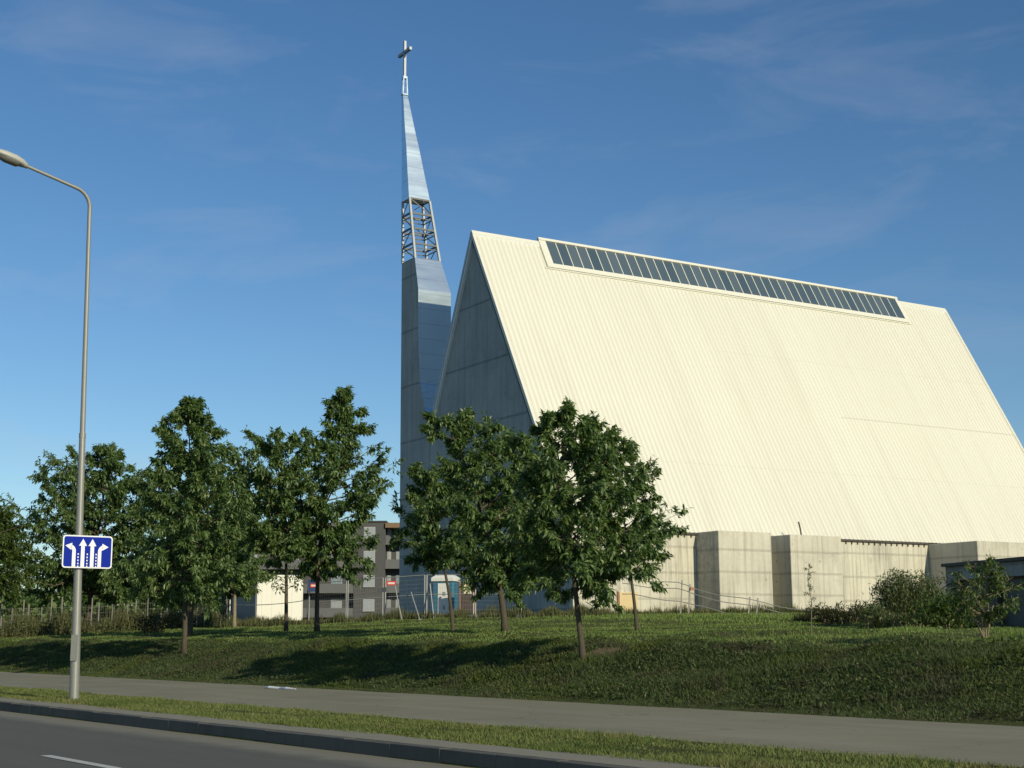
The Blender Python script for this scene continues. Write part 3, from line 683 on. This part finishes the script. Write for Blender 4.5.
LW = .62
def make_tree(name, base, Y, rows, cz, label, cat='tree', group=None, lean_px=0, rtrunk=.08, ntip=44, leafn=6500, leaf=.17, mat=None, bmat=None, seed=1, depthk=.92, extra=None, width=1.0, droop=.75):
    """rows: (v, uL, uR) silhouette rows from top to bottom, relative px scale k = Y/FPX; base=(u,v) of trunk foot; cz: height of crown base as pixel row"""
    R = np.random.default_rng(seed); u0, v0 = base
    P = hit_ground(u0, v0) if Y is None else np.array(ground_pt(u0, Y))
    Y = float(P[1]) if Y is None else Y; k = Y/FPX*1.01; leafn = int(leafn*3.8); leaf *= .84; rtrunk *= .82; ntip = int(ntip*1.12) 
    root = empty(name, P, 0, label=label, cat=cat, group=group)
    rows = sorted(rows, key=lambda r_: -r_[0])            # bottom to top
    hz = np.array([(v0-r_[0])*k for r_ in rows]); rl = np.array([(u0-r_[1])*k for r_ in rows]); rr = np.array([(r_[2]-u0)*k for r_ in rows])
    H = hz[-1]; utop = (rows[-1][1]+rows[-1][2])/2; topx = (utop-u0)*k
    hc = (v0-cz)*k
    # leader
    def trunk(h): 
        q = np.clip(h/H, 0, 1); return np.array([topx*q**1.5+lean_px*k*q*(1-q)*4+.05*math.sin(q*9+seed)*q, .25*k*20*.1*math.sin(q*5+seed*2)*q, h])
    mb = MB(); hs_ = np.linspace(-.1, H*.97, 16)
    mb.tube([trunk(max(h, 0))+np.array([0, 0, min(h, 0)]) for h in hs_], [max(.008, rtrunk*(1.35 if i == 0 else 1.0)*(1-.9*(i/15)**.9)) for i in range(16)], 9)
    pos, dirs, size = [], [], []
    per = leafn/ntip
    for i in range(ntip):
        # stratified tip heights inside the crown
        fz = (i+R.random())/ntip; hrow = np.interp(fz, np.linspace(0, 1, len(hz)), hz) if False else hz[0]+(hz[-1]-hz[0])*fz**.92
        phi = i*2.39996+R.uniform(-.4, .4); c_ = math.cos(phi)
        L_, R_ = np.interp(hrow, hz, rl), np.interp(hrow, hz, rr)
        mid = (R_-L_)/2; half = max(.05, (R_+L_)/2)*1.1
        ex = mid+half*c_*1.0; ey = half*depthk*math.sin(phi)
        q = R.uniform(.55, 1.12)
        tip = np.array([ex*q, ey*q, hrow])
        horiz = math.hypot(tip[0]-trunk(hrow)[0], tip[1])
        ha = hrow-horiz*R.uniform(.35, .85)
        if ha < hc: ha = hc*R.uniform(.95, 1.0)+(H-hc)*.3*R.random()**1.3
        ha = min(ha, H*.95)
        st_ = trunk(ha); ln = np.linalg.norm(tip-st_)
        if ln < .15: ln = .15
        mid1 = st_+(tip-st_)*.5+np.array([0, 0, -.06*ln])+R.normal(size=3)*.05*ln
        mb.tube([st_, mid1, tip], [max(.008, rtrunk*.33*min(1, ln/1.6)), max(.006, rtrunk*.2*min(1, ln/1.6)), .005], 5, False)
        # twigs along the outer part
        nt = int(5+ln*4)
        w_ = per/nt
        for j in range(nt):
            g = R.uniform(.12, 1.0)**.72 if ln > .5 else R.uniform(0, 1)
            bp = (1-g)**2*st_+2*g*(1-g)*mid1+g*g*tip
            td = (tip-st_)/ln+R.normal(size=3)*.7; td[2] = td[2]*.55+.12; td /= np.linalg.norm(td)
            tl = R.uniform(.2, .58)*min(1.0, .35+ln*.4)*(leaf/.17)
            te = bp+td*tl
            mb.tube([bp, te], [.006, .003], 3, False)
            nl_ = max(3, int(R.poisson(w_)))
            gg = R.uniform(.25, 1.05, nl_)[:, None]
            pp = bp[None]+td[None]*tl*gg+R.normal(size=(nl_, 3))*.04*(leaf/.17)
            dd = td[None]*.8+R.normal(size=(nl_, 3))*.65; dd[:, 2] -= droop
            pos.append(pp); dirs.append(dd); size.append(leaf*R.uniform(.7, 1.35, nl_))
    for (uu, vv, rad, cnt) in (extra or []):
        cpt = np.array([(uu-u0)*k, R.uniform(-.1, .1), (v0-vv)*k]); rad *= k
        mb.tube([trunk(max(.1, cpt[2]-.2)), cpt], [.012, .005], 4, False)
        dd = R.normal(size=(cnt, 3)); dd /= np.linalg.norm(dd, axis=1, keepdims=True)
        pos.append(cpt+dd*rad*R.random((cnt, 1))**.5); dd2 = dd+R.normal(size=(cnt, 3))*.5; dd2[:, 2] -= .3; dirs.append(dd2); size.append(leaf*R.uniform(.6, 1.1, cnt))
    mb.build('trunk', bmat or M['bark'], root, smooth_=True)
    leaves_mesh('crown', np.concatenate(pos), np.concatenate(dirs), np.concatenate(size), mat or M['leaf'], root, width*LW)
    return root

GRP = 'young oaks in a row along the bank'
make_tree('oak_tree', (583, 660), None, [(414, 548, 566), (426, 535, 605), (445, 522, 622), (470, 508, 632), (500, 505, 640), (530, 505, 648), (560, 508, 648), (582, 530, 645), (604, 556, 612)], 582,
          'broad oak with a leaning trunk on the eroded bank edge before the white roof', group=GRP, lean_px=-3, rtrunk=.085, ntip=60, leafn=8000, leaf=.165, seed=3)
make_tree('oak_tree', (505, 637), 41, [(418, 434, 452), (430, 436, 480), (447, 440, 520), (470, 452, 552), (500, 455, 562), (530, 456, 560), (560, 462, 556), (585, 470, 545), (610, 482, 522)], 588,
          'oak with a lopsided crown reaching left up the concrete gable', group=GRP, rtrunk=.125, ntip=60, leafn=7500, leaf=.19, seed=8)
make_tree('oak_tree', (453, 632), 47, [(466, 408, 425), (480, 400, 452), (500, 398, 482), (525, 393, 490), (550, 402, 486), (570, 420, 468)], 566,
          'smaller thin-trunked oak in front of the portable toilet', group=GRP, rtrunk=.085, ntip=44, leafn=4600, leaf=.2, seed=12)
make_tree('oak_tree', (637, 630), 44, [(438, 604, 622), (455, 596, 645), (475, 592, 656), (500, 592, 664), (520, 598, 684), (540, 602, 676), (558, 615, 650)], 560,
          'slim oak with a bare thin trunk right of the broad oak', group=GRP, rtrunk=.075, ntip=40, leafn=3300, leaf=.19, seed=15, lean_px=-1)
make_tree('oak_tree', (317, 634), 54, [(394, 338, 347), (415, 330, 355), (440, 322, 371), (465, 302, 384), (485, 296, 402), (505, 294, 397), (530, 292, 378), (555, 298, 366), (586, 312, 352)], 566,
          'tall pointed oak standing before the dark apartment block', group=GRP, rtrunk=.12, ntip=66, leafn=7500, leaf=.22, seed=21, lean_px=-4)
make_tree('oak_tree', (286, 635), 53, [(436, 256, 296), (450, 226, 304), (475, 228, 312), (500, 234, 316), (525, 234, 314), (550, 242, 310), (570, 262, 303)], 560,
          'oak with leafy shoots low on its trunk before the white container', group=GRP, rtrunk=.10, ntip=56, leafn=6500, leaf=.21, seed=24, extra=[(274, 582, 8, 60), (291, 577, 9, 80), (279, 590, 7, 60), (296, 588, 6, 40)])
make_tree('oak_tree', (184, 655), None, [(402, 176, 186), (420, 166, 197), (445, 150, 219), (470, 139, 224), (500, 134, 236), (530, 122, 242), (560, 114, 246), (585, 122, 240), (608, 150, 216)], 588,
          'tall oak with a narrow tip low on the bank right of the lamp post', group=GRP, rtrunk=.11, ntip=76, leafn=9500, leaf=.19, seed=27)
make_tree('oak_tree', (87, 633), 76, [(450, 96, 110), (465, 40, 118), (485, 20, 134), (505, 2, 136), (530, 14, 138), (555, 10, 140), (580, 14, 136), (603, 40, 118)], 594,
          'wide spreading oak directly behind the blue lane sign', group=GRP, rtrunk=.2, ntip=84, leafn=11500, leaf=.28, seed=31)
make_tree('oak_tree', (190, 642), 58, [(470, 182, 205), (490, 172, 236), (520, 168, 244), (550, 165, 246), (580, 172, 240), (606, 185, 220)], 596,
          'darker oak half hidden right behind the tall narrow-tipped oak', group=GRP, rtrunk=.14, ntip=44, leafn=5000, leaf=.23, seed=34)
make_tree('oak_tree', (165, 634), 76, [(476, 130, 170), (500, 116, 196), (530, 108, 206), (560, 110, 210), (590, 126, 200), (610, 150, 185)], 600,
          'far oak with a dark trunk left of and behind the tall narrow-tipped oak', group=GRP, rtrunk=.17, ntip=44, leafn=5000, leaf=.27, seed=37)
make_tree('oak_tree', (234, 622), 72, [(492, 222, 244), (510, 206, 262), (540, 200, 268), (570, 206, 262), (592, 216, 250)], 594,
          'shaded oak with a tan trunk left of the white container', group=GRP, rtrunk=.13, ntip=40, leafn=4200, leaf=.26, seed=41, bmat=M['bark2'])
make_tree('oak_tree', (-14, 640), 70, [(512, -28, -8), (530, -50, 14), (550, -60, 20), (575, -60, 20), (600, -45, 12)], 600,
          'oak cut off by the left edge beyond the wire fence', group=GRP, rtrunk=.17, ntip=48, leafn=5200, leaf=.26, seed=44, mat=M['leaf2'])
# the row goes on past the right edge and throws its shade along the bank
def off_tree(s_, t__, Y_sz, seed):
    p = st(s_, t__); k = 30/FPX; u = 0
    R = [(v, -w, w) for v, w in ((-300, 20), (-280, 60), (-230, 90), (-170, 105), (-110, 105), (-60, 85), (-35, 40))]
    o = make_tree('oak_tree', (0, 0), 30.0, R, -40, 'broad oak of the bank row standing right of the picture', group=GRP, rtrunk=.12, ntip=60, leafn=7000, leaf=.18, seed=seed)
    o.location = (p[0], p[1], float(ground_z(p[0], p[1]))); return o


make_tree('sapling', (812, 634), 31, [(562, 810, 814), (575, 808, 816), (590, 807, 817), (605, 806, 818), (618, 808, 816)], 620,
          'thin bare sapling standing alone on the lawn before the second buttress', cat='sapling', rtrunk=.013, ntip=10, leafn=46, leaf=.06, seed=61, bmat=M['bark2'])
# small leaning tree at the right: three stems
sm = make_tree('small_tree', (986, 641), 26, [(566, 975, 1000), (578, 950, 1012), (592, 940, 1022), (608, 944, 1020), (622, 968, 1012)], 622,
          'small bushy tree with leaning stems before the dark annex', cat='tree', rtrunk=.022, ntip=34, leafn=620, leaf=.115, seed=64, mat=M['leaf2'], bmat=M['bark2'], width=.8)
mb = MB()
for dx, dz in ((-.36, .75), (.18, .6), (-.15, .5)): mb.tube([(0.03*dx, 0, -.05), (dx*.5, .03, dz*.5), (dx, .05, dz)], [.02, .016, .008], 7)
mb.build('stem', M['bark2'], sm, smooth_=True)

def bush(name, uc, Y, hw, h, n, mat, label, seed, cat='bush', nst=26, leaf=.16, width=.45, shape=1.0):
    R = np.random.default_rng(seed); P = np.array(ground_pt(uc, Y)); root = empty(name, P, 0, label=label, cat=cat)
    mb = MB(); pos, dirs, size = [], [], []
    for i in range(nst):
        x_ = R.uniform(-1, 1); y_ = R.uniform(-.7, .7); hh = h*(1-.28*abs(x_)**3.5)*R.uniform(.72, 1.1)
        p0 = np.array([x_*hw*.55, y_*hw*.5, 0]); p1 = np.array([x_*hw*.95+R.normal()*.1, y_*hw*.8, hh])
        mb.tube([p0, (p0+p1)/2+R.normal(size=3)*.06, p1], [.025, .016, .006], 5, False)
        m_ = n//nst; g = R.uniform(.12, 1.0, m_)[:, None]
        spread = np.array([.28, .28, .16])*(.5+.8*(1-g))
        pos.append(p0+(p1-p0)*g+R.normal(size=(m_, 3))*spread); dd = R.normal(size=(m_, 3))*.7; dd[:, 2] += .45; dirs.append(dd); size.append(leaf*R.uniform(.6, 1.2, m_))
    mb.build('stem', M['bark2'], root); leaves_mesh('foliage', np.concatenate(pos), np.concatenate(dirs), np.concatenate(size), mat, root, width)
    return root
bush('willow_bush', 913, 50, 1.22, 1.8, 11000, M['leafbush'], 'big pale green willow bush left of the annex', 71, nst=48)
bush('willow_bush', 876, 48, .5, .8, 1400, M['leafbush'], 'lower outer bush on the left flank of the big willow bush', 72, nst=14)
bush('leafy_shrub', 948, 46, .75, 1.15, 2400, M['leaf2'], 'leafy shrub between the willow bush and the small leaning tree', 73, nst=16, width=.7)
bush('low_shrub', 845, 54, 1.5, .75, 2400, M['dweeds'], 'low leafy mass in dark tone standing in for the shadow left of the willow bush', 74, nst=24, width=.6, leaf=.14)  # dark leaves added to stand for the bush's shadow by the wall
bush('low_shrub', 150, 66, .8, .9, 900, M['dweeds'], 'dark low shrub under the oaks by the wire fence', 75, nst=14, width=.6, leaf=.16)

# far tree belt closing the view on the left
def tree_belt(n, line, label):
    k = RNG.random(n); L = np.array(line); u = np.interp(k, np.linspace(0, 1, len(L)), L[:, 0]); yy = np.interp(k, np.linspace(0, 1, len(L)), L[:, 1])+RNG.uniform(-5, 5, n)
    xs = (u-512)/FPX*yy*1.015; top = 3.6+1.3*np.sin(xs*.35)+.8*np.sin(xs*.93+1)+.5*np.sin(xs*2.1)
    z = ground_z(xs, yy)+top*RNG.random(n)**.8
    dd = RNG.normal(size=(n, 3)); dd[:, 2] -= .3
    o = leaves_mesh('tree_belt', np.stack([xs, yy, z], -1), dd, RNG.uniform(.3, .65, n), M['leaf'], None, 1.1); tag(o, label=label, kind='stuff')
tree_belt(26000, [(-90, 108), (60, 116), (200, 124), (262, 128)], 'dark far belt of trees closing the view on the left')
# tall weeds
def weeds(name, n, line, jit, hmin, hmax, w, mat, label):
    k = RNG.random(n); L = np.array(line); seg = np.interp(k, np.linspace(0, 1, len(L)), L[:, 0]); yy = np.interp(k, np.linspace(0, 1, len(L)), L[:, 1])
    xs = (seg-512)/FPX*yy*1.015; yy = yy+RNG.uniform(-jit, jit, n)
    cl_ = .55+.45*np.sin(xs*1.7+yy*.9)*np.sin(xs*.63+2)+.25*np.sin(xs*4.1)
    h = hmin+(hmax-hmin)*RNG.random(n)**1.6*np.clip(cl_, .15, 1.2)
    blades(name, np.stack([xs, yy], -1), h, np.full(n, w), mat, label, .35, True)
weeds('tall_weeds', 42000, [(-60, 70), (60, 74), (140, 78), (232, 82)], 5.0, .3, 1.45, .045, M['weeds'], 'tall dry weeds along the left wire fence')
weeds('fence_weeds', 15000, [(232, 75), (380, 73), (520, 72), (600, 76)], 1.6, .2, .75, .035, M['weeds'], 'long grass and weeds at the foot of the site fence')
weeds('wall_weeds', 9000, [(590, 80), (700, 83), (790, 82), (830, 74)], 2.0, .15, .7, .035, M['weeds'], 'tufts of long grass along the foot of the concrete walls')
weeds('shade_weeds', 9000, [(790, 62), (850, 56), (905, 52), (960, 48)], 2.0, .2, .75, .03, M['dweeds'], 'weeds toned dark for the shade at the foot of the wall by the bushes')  # blades use the greens darkened for shade
# weed tufts in the bank
s, t_ = scatter_st(2600, 9, 60, 17.2, 20.6); k = fnoise(s, t_, .7, 3) > .1
s, t_ = s[k], t_[k]; rep = 16; s = np.repeat(s, rep)+RNG.normal(size=len(s)*rep)*.07; t_ = np.repeat(t_, rep)+RNG.normal(size=len(t_)*rep)*.07
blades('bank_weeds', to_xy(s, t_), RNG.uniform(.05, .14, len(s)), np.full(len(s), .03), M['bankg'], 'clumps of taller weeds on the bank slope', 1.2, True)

def leafy(name, xy, hmax, size, mat, label):
    n = len(xy); z = ground_z(xy[:, 0], xy[:, 1])+hmax*RNG.random(n)**1.5; dd = RNG.normal(size=(n, 3)); dd[:, 2] = abs(dd[:, 2])*.6
    o = leaves_mesh(name, np.stack([xy[:, 0], xy[:, 1], z], -1), dd, size*RNG.uniform(.5, 1.4, n), mat, None, .9); return tag(o, label=label, kind='stuff')
s, t_ = scatter_st(150000, 8, 66, 17.0, 21.0, 1.1); k = (fnoise(s, t_, .8, 6)+.5*fnoise(s, t_, 2.3, 1)+RNG.normal(size=len(s))*.25) > .12
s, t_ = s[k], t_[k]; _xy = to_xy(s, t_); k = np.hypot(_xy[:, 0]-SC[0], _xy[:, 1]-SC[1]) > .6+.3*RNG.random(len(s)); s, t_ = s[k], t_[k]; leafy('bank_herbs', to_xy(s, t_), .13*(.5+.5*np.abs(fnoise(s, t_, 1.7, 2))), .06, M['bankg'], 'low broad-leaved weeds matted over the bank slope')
u_ = RNG.uniform(-70, 240, 16000); Y_ = np.interp(u_, [-70, 60, 140, 240], [69, 73, 77, 81])+RNG.uniform(-4.5, 4.5, len(u_)); x_ = (u_-512)/FPX*Y_*1.015
leafy('fence_herbs', np.stack([x_, Y_], -1), 1.25*(.35+.65*np.clip(.5+.5*np.sin(x_*1.3)+.3*np.sin(x_*3.1+Y_), 0, 1)), .12, M['weeds'], 'tangled broad-leaved weeds along the left wire fence')

# ------------------------------------------------------------------ site things by the fence
# white container, aligned with the church
Q1 = np.array(ground_pt(256, 80)); Q1[2] = 0
e_ = on_plane(303, 600, Q1, B); LW = float(np.dot(e_-Q1, A)); g_ = on_plane(232, 600, Q1, A); LD = float(np.dot(g_-Q1, B))
gz1 = float(ground_z(Q1[0], Q1[1])); ht = at_y(256, 574.5, 80)[2]-gz1
cont = empty('site_container', (Q1[0], Q1[1], gz1), ROTA, label='white site container behind the oak with low shoots', cat='container')
Mc = plain('container_white', (.74, .72, .64), .5, 0, .05); Mcg = plain('container_grey', (.30, .31, .32), .55, 0, .08)
MB().box(0, LW, 0, LD, -.3, ht-.12).build('body', Mc, cont, bevel=.02)
MB().box(-.06, LW+.06, -.06, LD+.06, ht-.118, ht).build('roof', Mc, cont, bevel=.02)
mb = MB(); 
for x_ in np.arange(.3, LW, .6): mb.box(x_-.015, x_+.015, -.02, -.001, 0, ht-.2)
mb.build('ribs', Mc, cont)
MB().box(-.03, -.001, .12, LD-.12, .1, ht-.3).build('side_shade_panel', Mcg, cont)  # grey sheet puts the shade of this left side into the colour
# portable toilet
wc = empty('portable_toilet', ground_pt(445.5, 79), math.radians(-14), label='blue and white portable toilet behind the thin-trunked oak', cat='portable toilet')
Mwb = plain('toilet_blue', (.04, .15, .23), .45, 0, .08); Mww = plain('toilet_white', (.78, .77, .72), .5, 0, .04)
MB().box(-.6, .6, -.55, .55, 0, 2.12).build('body', Mwb, wc, bevel=.06)
MB().box(-.28, .36, -.575, -.552, .12, 2.02).build('door', Mww, wc, bevel=.008)
mb = MB(); mb.prism([(-.66, -.62, 2.122), (.66, -.62, 2.122), (.66, .62, 2.122), (-.66, .62, 2.122)], (0, 0, .2)); mb.hexa([(-.66, -.62, 2.323), (.66, -.62, 2.323), (.66, .62, 2.323), (-.66, .62, 2.323), (-.45, -.42, 2.48), (.45, -.42, 2.48), (.45, .42, 2.48), (-.45, .42, 2.48)])
mb.build('roof', Mww, wc, bevel=.02)
MB().box(.0, .16, -.59, -.578, 1.35, 1.55).build('emblem', Mcg, wc); MB().box(.03, .13, -.59, -.578, .6, .82).build('latch_plate', Mcg, wc)
# dark notice board
nb = empty('notice_board', ground_pt(466, 77), 0, label='dark brown notice board with a cream sheet right of the portable toilet', cat='notice board')
Mb_ = plain('board_brown', (.07, .05, .045), .7, 0, .2); Mcs = plain('cream_sheet', (.72, .62, .42), .7, 0, .05); Mrd = plain('board_post_red', (.30, .13, .08), .7)
MB().box(-.24, .4, -.02, .03, .35, 1.9).build('panel', Mb_, nb); MB().box(-.12, .3, -.05, -.021, 1.32, 1.86).build('notice', Mcs, nb)
for x_ in (-.32, .46): MB().box(x_-.04, x_+.04, -.04, .04, -.1, 2.0).build('post', Mrd, nb)
# temporary site fence panels
def fence_panel(u0_, u1_, Y0, Y1, label):
    p0 = np.array(ground_pt(u0_, Y0)); p1 = np.array(ground_pt(u1_, Y1)); L = math.hypot(*(p1-p0)[:2]); rz_ = math.atan2((p1-p0)[1], (p1-p0)[0]); dz = p1[2]-p0[2]
    r_ = empty('site_fence', p0, rz_, label=label, cat='fence panel', group='temporary site fence panels'); h_ = 2.15
    mb = MB()
    for x_, z_ in ((0.03, 0), (L-.03, dz)): mb.tube([(x_, 0, z_-.05), (x_, 0, z_+h_)], .032, 8)
    for f_ in (.02, .55, 1.0): mb.tube([(.03, 0, h_*f_), (L-.03, 0, dz+h_*f_)], .022, 6)
    mb.build('frame', M['steel'], r_)
    mb = MB()
    for x_ in np.arange(.12, L, .12): mb.add([(x_-.002, 0, dz*x_/L+.1), (x_+.002, 0, dz*x_/L+.1), (x_+.002, 0, dz*x_/L+h_-.03), (x_-.002, 0, dz*x_/L+h_-.03)], [(0, 1, 2, 3)])
    for f_ in np.arange(.1, 1, .1): mb.bar((.05, .004, h_*f_), (L-.05, .004, dz+h_*f_), .006)
    mb.build('wire_mesh', M['steel'], r_)
    for x_ in (.03, L-.03): MB().box(x_-.12, x_+.12, -.35, .35, -.02, .14).build('foot', Mcg, r_)
    return r_
fp1 = fence_panel(308, 346, 74, 73, 'site fence panel with a small blue notice beside the pointed oak trunk')
fence_panel(346.8, 383, 73, 72.5, 'site fence panel before the dark bay of the apartment block')
fence_panel(384.5, 425, 72.5, 72, 'site fence panel carrying the red and white notice')
fence_panel(426, 474, 72, 71.5, 'site fence panel in front of the portable toilet')
fence_panel(475, 522, 71.5, 71, 'site fence panel behind the lopsided oak trunk')
# leaning props behind and before the fence
for i, (ua, va, ub, vb, lb) in enumerate(((395, 586, 402, 611, 'thin steel prop leaning under the red and white notice'), (411, 592, 420, 612, 'thin steel prop leaning against the fence left of the portable toilet'), (430, 584, 434, 606, 'steep thin prop right beside the blue flank of the portable toilet'))):
    g1 = np.array(ground_pt(ub, 71.0)); tp = at_y(ua, va, 71.95 if i < 2 else 71.9)
    pr = empty('fence_prop', g1, 0, label=lb, cat='prop', group='props leaning on the site fence')
    mb = MB(); mb.tube([(0, 0, -.05), tuple(tp-g1)], .03, 8); mb.build('bar', M['steel'], pr); MB().box(-.1, .1, -.1, .1, -.03, .05).build('foot_plate', M['oldsteel'], pr)
Mred = plain('notice_red', (.55, .05, .03), .5); Mpk = plain('notice_pale', (.75, .62, .58), .5); Mbl = plain('notice_blue', (.03, .06, .16), .5)
def notice(u, v, Y, w, h, mats, label):
    p = at_y(u, v, Y); r_ = empty('safety_notice', p, 0, label=label, cat='notice')
    MB().box(-w/2, w/2, -.02, 0, -h/2, h/2).build('plate', mats[0], r_); MB().box(-w*.36, w*.36, -.03, -.021, -h*.22, h*.22).build('lettering_band', mats[1], r_); return r_
notice(391.3, 583.2, 71.9, .48, .22, (Mred, Mpk), 'red and white notice hung on the site fence before the dark loggia')
r_ = notice(313.5, 585.6, 73.5, .34, .2, (Mred, Mpk), 'small red and white notice on a dark blue board by the pointed oak')
MB().box(-.27, .2, .001, .02, -.3, .3).build('back_board', Mbl, r_)
# fence run with sagging wire between container and the left fence
wf = empty('wire_fence', ground_pt(229, 77), 0, label='blue-grey post with a sagging wire before the white container', cat='fence'); o_ = np.array(wf.location)
mb = MB(); mb.tube([(0, 0, -.1), (0, 0, 1.75)], .05, 8); mb.build('post', M['steel'], wf)
mb = MB(); pe = np.array(ground_pt(307, 74))
for hh, sag in ((1.15, .12),):
    mb.tube([(np.array([0, 0, hh])*(1-k)+(pe-o_+np.array([0, 0, 1.3]))*k-np.array([0, 0, sag*4*k*(1-k)])) for k in np.linspace(0, 1, 9)], .02, 5)
mb.build('wire', M['steel'], wf)
# long wire fence on the left: posts are parts, mesh is one part
line = [(-40, 70), (30, 72), (130, 75), (227, 77)]
P_l = []
for i in range(26):
    k = min(1, max(0, i/25+RNG.normal()*.009)); u = np.interp(k, np.linspace(0, 1, 4), [a_[0] for a_ in line]); Y = np.interp(k, np.linspace(0, 1, 4), [a_[1] for a_ in line]); P_l.append(np.array(ground_pt(u, Y)))
lf = empty('mesh_fence', P_l[0], 0, label='old wire mesh fence on thin posts in the tall weeds at left', cat='fence'); o_ = P_l[0]
Mcp = plain('fence_post_concrete', (.19, .185, .16), .8)
for i, p in enumerate(P_l):
    q = p-o_; tl = RNG.normal()*.05; MB().bar(tuple(q+np.array([0, 0, -.1])), tuple(q+np.array([tl, 0, 1.45+.5*RNG.random()])), .05).build('post', Mcp if i % 3 == 0 else M['oldsteel'], lf)
mb = MB()
for p, q in zip(P_l[:-1], P_l[1:]):
    for z in np.arange(.2, 1.5, .3): mb.bar(p-o_+np.array([0, .05, z]), q-o_+np.array([0, .05, z]), .005)
    for k in np.arange(0, 1, .16): x_ = p+(q-p)*k-o_; mb.bar(x_+np.array([0, .05, .1]), x_+np.array([0, .05, 1.45]), .004)
mb.build('wire_mesh', M['oldsteel'], lf)
# sagging wire barrier before the side walls
bp = [(628, 578, 80), (682, 584, 79.5), (690, 588, 79.3), (750, 600.5, 78.5), (758, 602, 78.5), (818, 612.5, 78)]
wb = empty('wire_barrier', ground_pt(628, 80), 0, label='collapsed wire barrier sagging across the foot of the concrete walls', cat='barrier'); o_ = np.array(wb.location)
for u_, v_, Y_ in bp[1:5]:
    tp = at_y(u_, v_-3, Y_); gp = np.array(ground_pt(u_-1, Y_)); MB().bar(tuple(gp-o_-np.array([0, 0, .1])), tuple(tp-o_+np.array([0, 0, .05])), .07).build('post', M['oldsteel'], wb)
mb = MB()
for dv in (0, 6, 17):
    pts = []
    for u_ in np.linspace(622, 822, 26):
        v_ = np.interp(u_, [b_[0] for b_ in bp], [b_[1] for b_ in bp])+dv+1.2*math.sin(u_*.09+dv); Y_ = np.interp(u_, [b_[0] for b_ in bp], [b_[2] for b_ in bp])
        p = at_y(u_, v_, Y_); p[2] = max(p[2], float(ground_z(p[0], p[1]))+.02); pts.append(p-o_)
    mb.tube(pts, .025, 5)
mb.build('wire', M['oldsteel'], wb)
tg = at_y(692, 589, 79.2); MB().box(tg[0]-o_[0]-.08, tg[0]-o_[0]+.14, tg[1]-o_[1]-.02, tg[1]-o_[1]+.02, tg[2]-o_[2]-.08, tg[2]-o_[2]+.09).build('tag', plain('orange_tag', (.42, .20, .12), .6), wb)
# pale board leaning at the wall foot
lbp = np.array(ground_pt(629, 84)); lbd = empty('timber_board', lbp, ROTA, label='pale ochre board propped against the wall foot by the slim oak', cat='board')
MB().box(-.65, .65, -.03, .03, -.1, 1.35).build('sheet', plain('ochre_board', (.62, .48, .26), .7), lbd); MB().box(-.8, -.72, -.05, .05, -.1, 1.4).build('batten', Mrd, lbd)
# strip of plastic on the path edge
pl_ = hit_ground(280, 689.5); pl_[2] = float(.16)
q = empty('plastic_strip', pl_, math.atan2(D[1], D[0]), label='pale torn strip of plastic lying at the grassy edge of the footpath', cat='litter')
mb = MB(); mb.tube([(-.75, .0, .02), (-.4, .06, .03), (0, .0, .02), (.35, .1, .035), (.7, .04, .02)], [.01, .03, .025, .03, .01], 6); mb.build('strip', M['white'], q)
